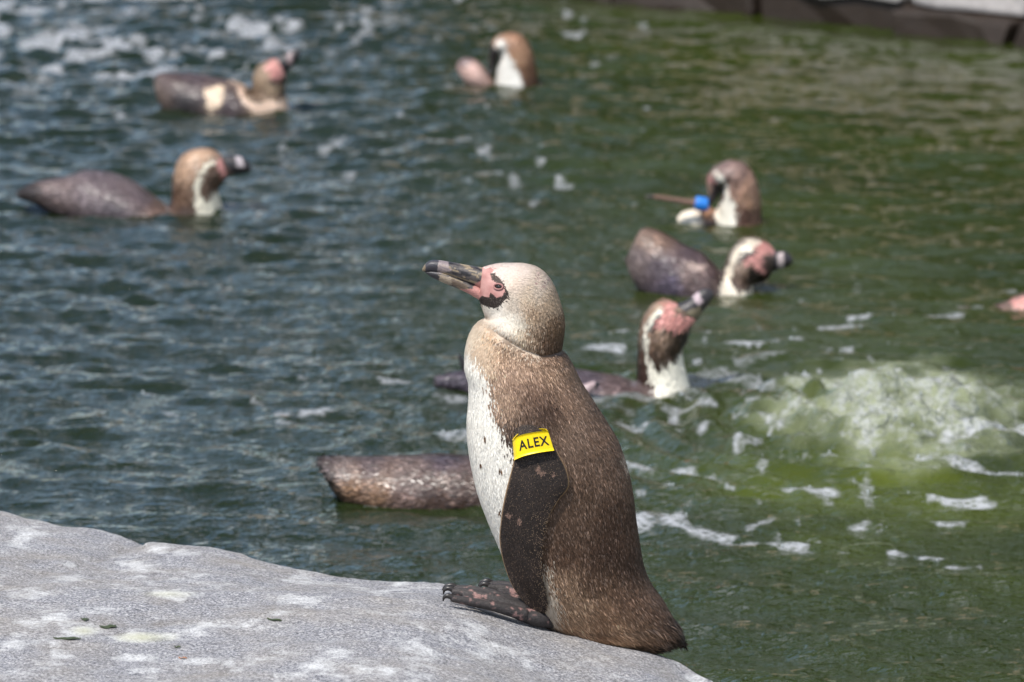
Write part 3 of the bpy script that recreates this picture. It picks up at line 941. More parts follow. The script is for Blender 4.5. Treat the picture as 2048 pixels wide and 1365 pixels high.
def flip_colour(x, y, u_):
    c = np.tile(lin((40, 32, 28)), (x.size, 1)).reshape(x.shape + (3,))
    nn = fbm(x / 22, y / 22, 0, 3, 241)
    c = c * (0.6 + 0.9 * nn)[..., None]
    ed = (u_ < 0.025) | (u_ > 0.975)
    c[ed] = lin((150, 118, 82))
    for (sx, sy, rad) in [(1075, 938, 7), (1083, 945, 5), (1017, 1030, 6), (1038, 1042, 5), (1105, 947, 5)]:
        s_ = np.hypot(x - sx, (y - sy)) < rad * (0.7 + 0.6 * vnoise(x / 4, y / 4, 0, 251))
        c[s_] = 0.5 * c[s_] + 0.5 * lin((140, 112, 98))
    return c


fc = flip_colour(fpx, fpy, np.broadcast_to(uu, fpx.shape))
fv = np.concatenate([fa_.reshape(-1, 3), fb_.reshape(-1, 3)])
q1 = grid_faces(MF, KF, False); q2 = q1[:, ::-1] + MF * KF
bord = [i * KF for i in range(MF)] + [(MF - 1) * KF + j for j in range(1, KF)] + [i * KF + KF - 1 for i in range(MF - 2, -1, -1)] + [j for j in range(KF - 2, 0, -1)]
q3 = np.array([[bord[k], bord[(k + 1) % len(bord)], bord[(k + 1) % len(bord)] + MF * KF, bord[k] + MF * KF] for k in range(len(bord))])
ff = np.concatenate([q1, q2, q3])
fcc = np.concatenate([fc.reshape(-1, 3)] * 2)
near_fl = mesh_np('flipper', fv, ff, M_flip, rootp, color=fcc)
fv2 = fv.copy(); fv2[:, 1] = 2 * YP - fv2[:, 1]
far_fl = mesh_np('flipper', fv2, ff[:, ::-1].copy(), M_flip, rootp, color=fcc)
# small scale-like feathers on the flipper face
nS = 11000
r_ = np.random.default_rng(5)
ii = (r_.random(nS) * (MF - 3)).astype(int); jj = (r_.random(nS) * (KF - 2)).astype(int)
jj = np.clip(jj, 1, KF - 3)
du, dv = r_.random((nS, 1)), r_.random((nS, 1))
p = fa_[ii, jj] * (1 - du) * (1 - dv) + fa_[ii + 1, jj] * du * (1 - dv) + fa_[ii, jj + 1] * (1 - du) * dv + fa_[ii + 1, jj + 1] * du * dv
t = fa_[ii + 2, jj] - fa_[ii, jj]; t /= np.linalg.norm(t, axis=1)[:, None]
s = fa_[ii, jj + 1] - fa_[ii, jj]
edge = np.clip((jj / KF - 0.6) / 0.4, 0, 1)[:, None] * (np.clip((ii / MF - 0.35) / 0.2, 0, 1))[:, None]
s = s / np.linalg.norm(s, axis=1)[:, None]
t = t * (1 - 0.75 * edge) + s * 0.75 * edge * 0.9
t /= np.linalg.norm(t, axis=1)[:, None]
n = np.cross(s, t); n[n[:, 1] > 0] *= -1; n /= np.maximum(np.linalg.norm(n, axis=1)[:, None], 1e-9)
s = np.cross(n, t)
Ls = (0.0022 + 0.004 * edge[:, 0])[:, None] * (0.7 + 0.6 * r_.random((nS, 1)))
wS = 0.0006
basec = fc[ii, jj] * np.exp(r_.normal(0, 0.3, nS))[:, None]
brt = (r_.random(nS) < 0.09 + 0.30 * edge[:, 0])[:, None]
tipc = np.where(brt, lin((176, 150, 124)), np.minimum(basec * 1.5, 0.5))
V = np.stack([p - s * wS, p + s * wS, p + t * Ls * 0.6 + s * wS + n * 0.0005, p + t * Ls + n * 0.0005, p + t * Ls * 0.6 - s * wS + n * 0.0005], 1)
Cc = np.stack([basec * 0.8, basec * 0.8, basec, tipc, basec], 1)
bse = (np.arange(nS) * 5)[:, None]
F = np.concatenate([bse + np.array([[0, 1, 2]]), bse + np.array([[0, 2, 4]]), bse + np.array([[4, 2, 3]])])
o = mesh_np('flipper_feathers', V.reshape(-1, 3), F, M_feather, near_fl, color=Cc.reshape(-1, 3), smooth=False)
o['kind'] = 'stuff'

# yellow band round the flipper with its name
TB = catmull([(1024.5, 881), (1040, 871), (1060, 866), (1080, 863), (1096, 862)], 40)
BB = catmull([(1028, 921), (1045, 913.5), (1066, 908), (1088, 904), (1108.5, 901.5)], 40)
yb_t = np.array([FY[np.argmin(np.abs(fr[:, 1] - 872)), int(k * (KF - 1) / 39)] for k in range(40)])
ub = np.linspace(0, 1, 40)
rb = np.abs(fr[:, 1] - 890) < 40
ymin = (FY - thk)[rb].min() + 0.004
arc = (ymin - 0.0035) - 0.0055 * np.sin(np.pi * np.clip(ub * 0.9 + 0.05, 0, 1)) ** 0.8 + 0.012 * (1 - np.clip(ub / 0.12, 0, 1)) ** 2


def band_pt(u_, v_, off=0.0):
    x0 = np.interp(u_, ub, TB[:, 0]); y0 = np.interp(u_, ub, TB[:, 1]); x1 = np.interp(u_, ub, BB[:, 0]); y1 = np.interp(u_, ub, BB[:, 1])
    Yv = np.interp(u_, ub, arc) - off - 0.0025 * v_
    return P(x0 + (x1 - x0) * v_, y0 + (y1 - y0) * v_, Yv)


vv = np.linspace(0, 1, 8)
UU, VV = np.meshgrid(ub, vv)
outer = band_pt(UU, VV)
back_u = np.linspace(1, 0, 20)[1:-1]
UB, VB = np.meshgrid(back_u, vv)
backp = band_pt(UB, VB); backp[..., 1] = ymin + 0.006 + 0.006 * np.sin(np.pi * UB)
loop = np.concatenate([outer, backp], 1)               # 8 x 58 loop
cen = loop.mean(1, keepdims=True)
dirn = loop - cen; dirn /= np.linalg.norm(dirn, axis=-1, keepdims=True)
inner = loop - dirn * 0.0012
K_ = loop.shape[1]
bvv = np.concatenate([loop.reshape(-1, 3), inner.reshape(-1, 3)])
g1 = grid_faces(8, K_); g2 = g1[:, ::-1] + 8 * K_
rim = np.array([[j, (j + 1) % K_, 8 * K_ + (j + 1) % K_, 8 * K_ + j] for j in range(K_)] + [[7 * K_ + j, 8 * K_ + 7 * K_ + j, 8 * K_ + 7 * K_ + (j + 1) % K_, 7 * K_ + (j + 1) % K_] for j in range(K_)])
band = mesh_np('flipper_band', bvv, np.concatenate([g1, g2, rim]), M_band, rootp)
band['label'] = 'yellow plastic flipper band reading ALEX'
cu = bpy.data.curves.new('lettering', 'FONT'); cu.body = 'ALEX'; cu.offset = 0.018; cu.space_character = 1.12
to = bpy.data.objects.new('tmp_text', cu); col.objects.link(to)
dg = bpy.context.evaluated_depsgraph_get()
tm = to.evaluated_get(dg).to_mesh()
bm = bmesh.new(); bm.from_mesh(tm)
bmesh.ops.triangulate(bm, faces=bm.faces)
bmesh.ops.subdivide_edges(bm, edges=[e for e in bm.edges if e.calc_length() > 0.12], cuts=4, use_grid_fill=False)
bmesh.ops.triangulate(bm, faces=bm.faces)
tv = np.array([v.co for v in bm.verts]); tf = [[v.index for v in f.verts] for f in bm.faces]
bm.verts.index_update()
tf = [[v.index for v in f.verts] for f in bm.faces]
bm.free()
bpy.data.objects.remove(to)
tx = (tv[:, 0] - tv[:, 0].min()) / np.ptp(tv[:, 0]); ty = (tv[:, 1] - tv[:, 1].min()) / np.ptp(tv[:, 1])
u_t = 0.17 + 0.76 * tx
v_t = 0.70 - 0.45 * ty
mesh_np('lettering', band_pt(u_t, v_t, 0.0005), tf, M_ink, band, smooth=False)

# feet
def foot(dx, dy, dY, name='foot'):
    k = 6.2 / FPX

    def tb(rows):
        pts = np.array([P(x + dx, y + dy, YP + Yo + dY) for x, y, Yo, r in rows])
        return tube(pts, np.array([r * k for *_, r in rows]), 14)
    parts = [tb([(1170, 1232, .0, 13), (1125, 1240, -.028, 16), (1080, 1238, -.050, 17.5), (1040, 1226, -.054, 15.5), (1000, 1209, -.054, 12)]),
             tb([(1050, 1222, -.052, 15), (990, 1201, -.052, 13.5), (935, 1188, -.05, 11.5), (903, 1184, -.05, 8.5)]),
             tb([(1050, 1230, -.058, 14), (990, 1214, -.070, 10.5), (935, 1203, -.078, 9), (902, 1197, -.082, 7.5)]),
             tb([(1050, 1220, -.048, 14), (990, 1192, -.038, 12), (935, 1180, -.028, 9.5), (906, 1178, -.024, 7.5)])]
    for (a, b_, c_) in ((1210, 1198, -.062), (1206, 1194, -.057), (1198, 1184, -.044), (1194, 1183, -.039)):
        parts.append(tb([(1045, a + 16, c_ + .004, 12), (990, a, c_, 7.5), (945, b_, c_ - .002, 4.5), (925, b_ - 3, c_ - .002, 3)]))
    v_, f_ = merge(parts)
    v_, f_ = remeshed(v_, f_, 0.0016, 3)
    x_, y_ = topx(v_)
    c = np.tile(lin((54, 49, 48)), (len(v_), 1)) * (0.45 + 1.1 * fbm(v_[:, 0] * 400, v_[:, 1] * 400, v_[:, 2] * 400, 2, 272))[:, None]
    nn = fbm(v_[:, 0] * 170, v_[:, 1] * 170, v_[:, 2] * 170, 3, 271)
    near_p = np.clip(np.exp(-np.hypot((x_ - 960 - dx) / 45, (y_ - 1195 - dy) / 16) ** 2) + np.exp(-np.hypot((x_ - 1055 - dx) / 40, (y_ - 1228 - dy) / 20) ** 2), 0, 1)
    pk = np.clip((nn + 0.20 * near_p - 0.70) * 8, 0, 1)[:, None]
    c = c * (1 - pk * 0.85) + lin((150, 116, 110)) * pk * 0.85
    v_[:, 2] = np.maximum(v_[:, 2], np.array([rock_z(a[0], a[1]) - 0.003 for a in v_]))
    ft = mesh_np(name, v_, f_, M_foot, rootp, color=c)
    for (x0, y0, Yo, tip) in ((903, 1181, -.05, (886, 1190)), (901, 1196, -.082, (886, 1203)), (907, 1175, -.024, (884, 1181))):
        pts = np.array([P(x + dx, y + dy, YP + Yo + dY) for x, y in ((x0 + 6, y0 + 1), (x0 - 5, y0 - 4), ((x0 + tip[0]) / 2 - 5, y0 - 1), tip)])
        v2, f2 = tube(pts, np.array([6.0, 5.2, 3.6, 0.8]) * k, 10)
        mesh_np('claw', v2, f2, M_claw, ft)


foot(0, 0, 0)
foot(72, -9, 0.105)

# ------------------------------------------------------------------ swimming penguins
def swimmer(label, group, line, cx, rings, bill, base, polys, M=110, K=56, extra=None, billpolys=None, wet=1.0):
    Y = float(W(cx, line)[1])
    rt = root('penguin', P(cx, line, Y), label, 'penguin', group)
    Gs = loft(rings, Y, M, K, 2.0)
    v, f = capped(Gs)
    sets = [(v, f)]
    for ex in (extra or []):
        sets.append(capped(loft(ex, Y, 40, 36, 2.0)))
    v, f = merge(sets)

    def paint(v_, base_, polys_, jit=3.0):
        x, y = topx(np.stack([v_[:, 0], np.full(len(v_), Y), v_[:, 2]], -1))
        xw = x + (vnoise(x / 6, y / 6, 0, 301) - 0.5) * 2 * jit; yw = y + (vnoise(x / 6, y / 6, 4, 311) - 0.5) * 2 * jit
        if callable(base_):
            c = base_(x, y)
        else:
            c = np.tile(lin(base_), (len(v_), 1))
        for poly, cc in polys_:
            c[inpoly(xw, yw, poly)] = lin(cc)
        sp = fbm(x / 5, y / 9, 0, 2, 321)
        return np.where(c[:, :1] < 0.33, 0.8, 1.0) * c * (0.78 + 0.44 * sp)[:, None]
    mesh_np('body', v, f, M_wet, rt, color=paint(v, base, polys))

    def pcol(x, y):
        pz = P(x, y, Y)
        return paint(pz, base, polys), np.zeros(len(x), int)
    feathers('plumage', Gs, pcol, None, 15000, lambda x, y: np.full(len(x), 0.015), lambda x, y: np.full(len(x), 0.07), 0.0034, rt, M_wetf, int(cx), 1.1, Y, 2.0, 0.3)
    if bill:
        Gb = loft(bill, Y, 30, 24, 2.0)
        v2, f2 = capped(Gb)
        mesh_np('bill', v2, f2, M_bill, rt, color=paint(v2, (52, 48, 50), billpolys or [], 1.0))
    return rt, Y, paint


def scaled(o, s, pts):
    return [(o[0] + x / s, o[1] + y / s) for x, y in pts]


def zones(*z):
    """soft colour fields: nearest listed place decides, blended"""
    p = np.array([a for a, _ in z], float); c = lin(np.array([b for _, b in z]))

    def f(x, y):
        out = np.zeros((len(x), 3)); ws = np.zeros(len(x))
        for q, cc in zip(p, c):
            w = 1.0 / ((x - q[0]) ** 2 + (y - q[1]) ** 2 + 30) ** 1.7
            out += w[:, None] * cc; ws += w
        return out / ws[:, None]
    return f


GRP = None
PK, WH, DK = (206, 146, 138), (238, 230, 208), (38, 28, 24)

# 1: the one with the whole back above water
q = lambda pts: scaled((20, 280), 3.938, pts)
s1, Y1, pt1 = swimmer('swimming penguin with tan crown, its whole brown back above the water', GRP, 428, 340,
    [(457, 352, 441, 309, 17), (447, 362, 425, 301, 30), (439, 376, 400, 298.5, 40), (437, 388, 372, 307, 46), (440, 400, 355, 328, 49), (445, 418, 346, 360, 51), (448, 445, 344, 395, 55),
     (440, 480, 336, 416, 62), (400, 500, 318, 404, 70), (340, 500, 298, 388, 78), (290, 495, 265, 364, 82), (240, 485, 222, 347, 82), (190, 470, 172, 342, 74), (150, 448, 140, 352, 54), (110, 428, 105, 358, 36), (70, 408, 66, 366, 22), (42, 398, 40, 380, 9)],
    [(460, 353, 446, 311, 17), (472, 350, 462, 312, 15), (484, 348, 476, 313, 13), (495, 346, 490, 318, 11), (501, 342, 499, 327, 7), (503, 337, 503, 333, 2)],
    zones(((400, 310), (190, 158, 132)), ((375, 330), (176, 144, 118)), ((365, 380), (112, 86, 68)), ((370, 415), (78, 58, 46)), ((430, 360), (96, 74, 58)), ((425, 345), (104, 80, 64)),
          ((300, 385), (104, 91, 94)), ((200, 370), (106, 93, 96)), ((120, 370), (110, 94, 92)), ((60, 388), (40, 30, 28)), ((240, 420), (92, 82, 86)), ((330, 410), (112, 90, 80))),
    [([(416, 326), (401, 341), (392, 364), (396, 387), (392, 432), (395, 520), (470, 520), (452, 425), (447, 410), (437, 378), (416, 390), (407, 386), (405, 364), (411, 346), (426, 328), (441, 316)], WH),
     ([(439, 318), (452, 308), (466, 353), (452, 350), (440, 332)], PK), ([(449, 349), (464, 353), (452, 366), (440, 372)], DK),
     ([(276, 357), (300, 365), (330, 392), (322, 396), (296, 376)], (206, 186, 166))],
    billpolys=[([(470, 312), (484, 312), (488, 332), (476, 336)], (170, 160, 162)), ([(455, 330), (472, 350), (455, 356)], (120, 100, 92))])

# 2: cream blaze on its side, bill raised
q = lambda pts: scaled((250, 80), 5.389, pts)
s2, Y2, pt2 = swimmer('swimming penguin with a cream blaze on its dark flank and bill raised', GRP, 226, 440,
    [(571, 150, 555, 117, 14), (571, 158, 535, 122, 25), (570, 167, 516, 134, 31), (569, 177, 508, 153, 34), (569, 187, 505, 172, 36), (573, 200, 501, 184, 40), (577, 222, 492, 176, 47), (570, 250, 478, 168, 54),
     (530, 270, 460, 161, 60), (480, 275, 435, 156, 64), (420, 270, 398, 149, 64), (370, 255, 361, 146, 56), (337, 235, 335, 146, 40), (317, 200, 318, 149, 22), (311, 175, 312, 158, 7)],
    [(573, 150, 552, 116, 13), (579, 140, 566, 110, 12), (588, 131, 578, 103, 11), (596, 122, 589, 98, 9), (600, 113, 596, 99, 5), (601, 106, 600, 102, 1.5)],
    zones(((400, 160), (82, 68, 70)), ((340, 160), (92, 76, 74)), ((380, 200), (44, 36, 36)), ((470, 200), (72, 58, 60)), ((430, 160), (90, 74, 72)), ((525, 150), (160, 136, 112)), ((550, 165), (176, 152, 126)),
          ((520, 175), (120, 98, 78)), ((560, 185), (92, 70, 50)), ((525, 130), (150, 128, 106)), ((330, 180), (100, 84, 76))),
    [(q([(890, 490), (1130, 470), (1110, 600), (1040, 700), (990, 770), (940, 720), (930, 600)]), (226, 200, 172)),
     (q([(1140, 430), (1290, 480), (1340, 600), (1500, 640), (1600, 610), (1760, 600), (1780, 800), (1500, 770), (1380, 700), (1300, 600), (1250, 520)]), (230, 200, 176)),
     (q([(1540, 240), (1640, 190), (1720, 320), (1740, 400), (1600, 370)]), PK), (q([(1540, 390), (1640, 370), (1740, 395), (1730, 430), (1580, 440)]), (58, 44, 40))],
    billpolys=[(q([(1740, 150), (1800, 120), (1810, 250), (1760, 260)]), (160, 140, 140))])

# 3: arched neck, beige back of the head
q = lambda pts: scaled((870, 40), 4.876, pts)
s3, Y3, pt3 = swimmer('preening penguin with arched neck and no band, nearest the far pool edge', GRP, 173, 1030,
    [(992, 130, 979, 126, 11), (997, 116, 979, 105, 20), (1001, 110, 984, 87, 27), (1003, 108, 997, 73, 31), (1003, 109, 1017, 66.5, 33), (1002, 113, 1039, 71, 35), (999, 121, 1056, 89, 37), (995, 136, 1066, 112, 39),
     (992, 156, 1072, 140, 42), (989, 182, 1080, 176, 48), (990, 215, 1096, 202, 55), (1015, 250, 1125, 207, 60), (1065, 268, 1155, 204, 58), (1120, 258, 1185, 208, 44), (1185, 235, 1205, 216, 14)],
    [(993, 130, 978, 124, 11), (989, 142, 977, 137, 9), (986, 152, 978, 149, 7), (984, 160, 980, 158, 3), (983, 163, 981.5, 162, 1)],
    zones(((1045, 100), (178, 138, 108)), ((1010, 75), (168, 128, 102)), ((1060, 130), (130, 92, 66)), ((1070, 165), (84, 54, 36)), ((990, 80), (172, 136, 112)), ((985, 115), (36, 26, 24)), ((940, 140), (206, 170, 158)), ((930, 120), (120, 98, 96))),
    [(q([(560, 220), (620, 190), (700, 280), (780, 400), (840, 500), (900, 700), (1000, 1000), (560, 1000), (590, 600), (605, 480), (640, 340), (600, 290)]), (244, 238, 228)),
     (q([(520, 270), (600, 290), (640, 340), (620, 390), (600, 520), (500, 520)]), (32, 24, 24))],
    extra=[[(920, 150, 912, 132, 6), (935, 172, 924, 118, 20), (955, 182, 945, 118, 26), (975, 190, 966, 134, 26), (995, 195, 985, 158, 14)]],
    billpolys=[])

# 4: blue band, flipper stuck out
q = lambda pts: scaled((1270, 310), 7.062, pts)
s4, Y4, pt4 = swimmer('preening penguin with arched neck and a blue flipper band', GRP, 449, 1450,
    [(1436, 394, 1418, 390, 12), (1443, 381, 1415, 367, 22), (1447, 373, 1420, 347, 30), (1449, 370, 1435, 333, 35), (1449, 371, 1458, 323.5, 38), (1447, 376, 1485, 328, 40), (1443, 389, 1505, 348, 42), (1438, 406, 1516, 377, 44),
     (1434, 427, 1521, 405, 47), (1432, 452, 1524, 444, 53), (1436, 492, 1540, 468, 60), (1475, 530, 1575, 462, 66), (1535, 540, 1612, 464, 60), (1592, 512, 1642, 472, 40), (1652, 492, 1662, 482, 10)],
    [(1437, 392, 1417, 388, 12), (1431, 401, 1413, 397, 10.5), (1425, 409, 1410, 405, 9), (1418, 416, 1407, 413, 6), (1412, 419, 1406, 417.5, 2)],
    zones(((1465, 332), (150, 124, 116)), ((1490, 360), (176, 138, 116)), ((1505, 390), (168, 132, 108)), ((1470, 350), (140, 110, 98)), ((1490, 420), (78, 48, 34)), ((1515, 430), (128, 94, 76)), ((1440, 338), (146, 122, 116)),
          ((1385, 440), (226, 214, 194)), ((1420, 430), (160, 118, 92)), ((1422, 450), (80, 62, 66))),
    [(q([(1080, 260), (1180, 280), (1300, 390), (1390, 560), (1440, 950), (1460, 1200), (1180, 1200), (1130, 850), (1140, 760), (1200, 620), (1260, 540), (1240, 440), (1140, 360)]), (246, 238, 222)),
     (q([(1100, 350), (1150, 360), (1250, 450), (1240, 560), (1150, 640), (1060, 620), (1100, 480)]), (26, 20, 20)),
     (q([(1000, 340), (1100, 330), (1110, 420), (1020, 430)]), (168, 118, 116))],
    extra=[[(1358, 452, 1354, 436, 8), (1372, 470, 1366, 424, 22), (1395, 480, 1388, 419, 28), (1418, 485, 1412, 416, 28), (1440, 488, 1438, 420, 20)]],
    billpolys=[])
dist4 = Y4 / FPX * 1.03
Yw = Y4 - 0.05
v, f = merge([tube(np.array([P(a, b_, Yw) for a, b_ in ((1418, 430), (1402, 410), (1378, 405), (1340, 399), (1305, 394), (1288, 394))]), np.array([13, 9, 6, 5, 4, 1.5]) * dist4, 12)])
fx_, fy_ = topx(v)
fl4 = mesh_np('flipper', v, f, M_wet, s4, color=np.where((fx_ < 1305)[:, None], lin((40, 30, 28)), np.where((fx_ > 1408)[:, None], lin((166, 120, 92)), lin((112, 84, 70)))))
v, f = tube(np.array([P(a, b_, Yw) for a, b_ in ((1417, 411), (1414, 411), (1404, 409), (1393, 406.5), (1390, 406))]), np.array([11, 13.5, 14.5, 13.5, 11]) * dist4, 20)
bd4 = mesh_np('flipper_band', v, f, M_blue, s4)
bd4['label'] = 'bright blue plastic flipper band'

# 5: low in the water, head level
q = lambda pts: scaled((1250, 430), 5.689, pts)
s5, Y5, pt5 = swimmer('swimming penguin holding its head level, rump raised, white stripe round the face', GRP, 584, 1420,
    [(1544, 546, 1549, 501, 16), (1538, 554, 1535, 488, 27), (1528, 561, 1512, 477.5, 37), (1516, 566, 1487, 480, 43), (1507, 574, 1466, 498, 47), (1506, 588, 1453, 524, 50), (1510, 612, 1443, 543, 56), (1490, 640, 1428, 530, 65),
     (1450, 650, 1404, 508, 71), (1400, 645, 1370, 492, 74), (1350, 630, 1341, 475, 71), (1302, 600, 1313, 461.5, 57), (1273, 570, 1288, 460, 39), (1259, 540, 1268, 488, 20), (1255, 526, 1258, 512, 5)],
    [(1545, 545, 1549, 501, 16), (1555, 541, 1558, 503, 14), (1567, 537, 1569, 503, 12.5), (1577, 534, 1579, 508, 10), (1583, 529, 1584, 515, 6), (1586, 524, 1586, 520, 1.5)],
    zones(((1300, 475), (140, 116, 102)), ((1280, 510), (110, 96, 94)), ((1330, 470), (122, 98, 84)), ((1330, 530), (84, 72, 78)), ((1390, 515), (92, 76, 78)), ((1380, 545), (108, 88, 84)), ((1430, 540), (92, 74, 72)),
          ((1495, 540), (82, 58, 42)), ((1490, 525), (150, 128, 112)), ((1520, 550), (46, 32, 26)), ((1440, 560), (70, 52, 44)), ((1350, 560), (90, 80, 96))),
    [(q([(1110, 830), (1150, 600), (1200, 450), (1290, 345), (1430, 260), (1580, 300), (1500, 370), (1380, 400), (1290, 450), (1235, 560), (1195, 680), (1205, 760), (1265, 790), (1480, 760), (1560, 860), (1560, 1200), (1110, 1200)]), (234, 222, 202)),
     (q([(1490, 400), (1540, 335), (1640, 330), (1760, 400), (1720, 450), (1610, 430), (1600, 540), (1650, 640), (1640, 660), (1560, 620), (1460, 520), (1380, 500), (1370, 440), (1450, 430)]), (206, 148, 140)),
     (q([(1290, 450), (1380, 400), (1500, 375), (1480, 430), (1380, 440), (1340, 500)]), DK), (q([(1440, 560), (1470, 530), (1560, 620), (1660, 650), (1640, 740), (1400, 740)]), (40, 27, 21)),
     (q([(720, 530), (780, 520), (950, 580), (940, 620), (800, 580)]), (190, 168, 158))],
    billpolys=[(q([(1730, 430), (1800, 430), (1810, 610), (1740, 600)]), (172, 158, 156)), (q([(1560, 450), (1620, 440), (1640, 640), (1580, 640)]), (176, 126, 96))])

# 6: neck stretched up
q = lambda pts: scaled((1120, 560), 5.056, pts)
s6, Y6, pt6 = swimmer('swimming penguin with neck stretched upright and bill pointing skyward, beside the bubbling water', GRP, 786, 1320,
    [(1393, 641, 1350, 606, 21), (1385, 650, 1331, 600.5, 34), (1380, 665, 1306, 612, 43), (1374, 680, 1289, 635, 47), (1367, 695, 1280, 662, 48), (1365, 713, 1277, 690, 47), (1370, 740, 1276, 725, 48), (1378, 768, 1274, 758, 53),
     (1386, 802, 1262, 768, 63), (1370, 840, 1240, 758, 76), (1310, 865, 1210, 750, 86), (1230, 870, 1160, 742, 90), (1130, 860, 1090, 736, 90), (1040, 840, 1020, 737, 80), (960, 810, 960, 738, 52), (925, 790, 930, 741, 28), (878, 775, 882, 752, 10)],
    [(1396, 640, 1350, 610, 20), (1403, 628, 1372, 602, 17), (1412, 617, 1386, 592, 15.5), (1420, 607, 1396, 583, 13.5), (1426, 596, 1407, 578, 9), (1427, 587, 1417, 578, 4), (1426, 583, 1422, 580, 1.2)],
    zones(((1320, 615), (168, 142, 120)), ((1290, 640), (150, 118, 96)), ((1280, 690), (84, 58, 44)), ((1285, 740), (62, 40, 30)), ((1330, 670), (132, 108, 90)), ((1350, 690), (52, 36, 26)), ((1320, 710), (66, 48, 34)), ((1375, 670), (34, 24, 20)),
          ((1240, 765), (106, 88, 86)), ((1180, 760), (90, 78, 84)), ((1090, 745), (96, 80, 84)), ((920, 745), (74, 66, 76))),
    [(q([(1070, 250), (960, 290), (860, 430), (838, 540), (848, 680), (876, 820), (900, 960), (945, 1000), (960, 1110), (1000, 1500), (1500, 1500), (1330, 1050), (1290, 940), (1250, 690), (1130, 760), (970, 835), (918, 780), (890, 640), (890, 520), (940, 400), (1060, 280)]), (236, 230, 212)),
     (q([(1060, 290), (1100, 220), (1200, 215), (1150, 300), (1180, 320), (1300, 365), (1410, 360), (1350, 440), (1260, 465), (1120, 435), (1090, 400), (1000, 425), (975, 385), (1050, 330)]), (210, 146, 137)),
     (q([(940, 400), (1060, 280), (1080, 280), (1050, 330), (980, 380), (990, 430), (1090, 410), (1120, 440), (1260, 470), (1350, 440), (1340, 480), (1180, 490), (1100, 440), (960, 440)]), (40, 32, 32))],
    billpolys=[(q([(1330, 150), (1400, 120), (1440, 200), (1400, 260), (1350, 190)]), (176, 158, 162)), (q([(1180, 310), (1320, 300), (1400, 250), (1440, 300), (1400, 380), (1280, 360)]), (128, 118, 96))])
d6 = Y6 / FPX * 1.03
v, f = tube(np.array([P(a, b_, Y6 + .02) for a, b_ in ((938, 752), (930, 735), (922, 718), (916, 708))]), np.array([10, 8, 5, 1.5]) * d6, 10)
mesh_np('tail', v, f, M_wet, s6, color=np.tile(lin((26, 22, 24)), (len(v), 1)))
v, f = tube(np.array([P(a, b_, Y6 - .10) for a, b_ in ((1150, 800), (1168, 784), (1186, 772), (1199, 768))]), np.array([14, 13, 9, 3]) * d6, 12)
fx_, fy_ = topx(v)
mesh_np('flipper', v, f, M_wet, s6, color=np.where((fx_ > 1190)[:, None], lin((34, 32, 38)), lin((164, 142, 142))))

# 7: only a wet back, behind the standing one
s7, Y7, pt7 = swimmer('wet brown back and tail of a swimming penguin, its head hidden behind the standing one', GRP, 1003, 800,
    [(1100, 1062, 1100, 1010, 16), (1050, 1075, 1045, 950, 58), (975, 1068, 970, 920, 82), (885, 1058, 885, 914, 88), (805, 1047, 800, 914, 85), (745, 1032, 732, 915.5, 75), (705, 1014, 680, 914.5, 60), (675, 990, 654, 914.5, 42), (657, 962, 643, 917, 26), (646, 945, 638, 924, 8)],
    None,
    zones(((700, 935), (118, 104, 98)), ((660, 930), (92, 80, 78)), ((643, 925), (22, 17, 16)), ((648, 945), (20, 15, 14)), ((658, 970), (26, 19, 17)), ((672, 990), (34, 24, 20)), ((715, 962), (148, 116, 90)), ((765, 972), (138, 108, 84)), ((730, 985), (110, 84, 66)), ((750, 925), (96, 82, 80)), ((830, 940), (112, 96, 90)),
          ((900, 945), (118, 102, 94)), ((900, 920), (84, 72, 78)), ((890, 965), (70, 50, 40)), ((940, 970), (78, 58, 48)), ((820, 985), (120, 98, 90))),
    [])
d7 = Y7 / FPX * 1.03
v, f = tube(np.array([P(a, b_, Y7 + .06) for a, b_ in ((980, 922), (930, 916), (880, 912), (840, 912.5), (815, 915))]), np.array([7, 6, 5, 4, 1.5]) * d7, 10)
mesh_np('flipper', v, f, M_wet, s7, color=np.tile(lin((48, 34, 28)), (len(v), 1)))

# 8: at the right-hand end, nearly under water
s8, Y8, pt8 = swimmer('penguin nearly under water with only its pinkish face showing, beyond the bubbling water', GRP, 616, 2040,
    [(2098, 618, 2096, 584, 14), (2085, 626, 2080, 580, 24), (2065, 634, 2058, 584, 34), (2045, 642, 2036, 594, 40), (2025, 650, 2015, 604, 44), (1990, 664, 1985, 613, 56), (1940, 670, 1938, 611, 66), (1880, 668, 1880, 614, 66), (1830, 655, 1830, 620, 50), (1790, 640, 1792, 628, 12)],
    [(2100, 616, 2096, 584, 14), (2115, 612, 2112, 588, 11), (2130, 608, 2129, 594, 7), (2136, 604, 2136, 600, 1.5)],
    zones(((2010, 610), (120, 96, 84)), ((1950, 612), (96, 78, 62)), ((2060, 630), (200, 188, 176)), ((2080, 590), (90, 72, 60))),
    [([(2032, 592), (2075, 586), (2078, 612), (2036, 612)], (206, 150, 142)), ([(2010, 612), (2040, 614), (2040, 650), (2010, 650)], (206, 196, 186))])

# ------------------------------------------------------------------ pool edge beyond the water
M_wetstone = plain_mat('wet_algae_stone', (40, 29, 19), 0.6, 0.4, 0.004, 30)
M_conc = plain_mat('pale_concrete', (160, 155, 152), 0.85, 0.2, 0.003, 40)
M_wall = plain_mat('sandstone', (166, 150, 130), 0.9, 0.2, 0.01, 14)
E0, E1 = np.array([4.6, 11.75]), np.array([-6.4, 22.5])
ed = (E1 - E0); elen = np.linalg.norm(ed); ed = ed / elen
en = np.array([-ed[1], ed[0]]); en = en if en[1] > 0 else -en      # away from the water


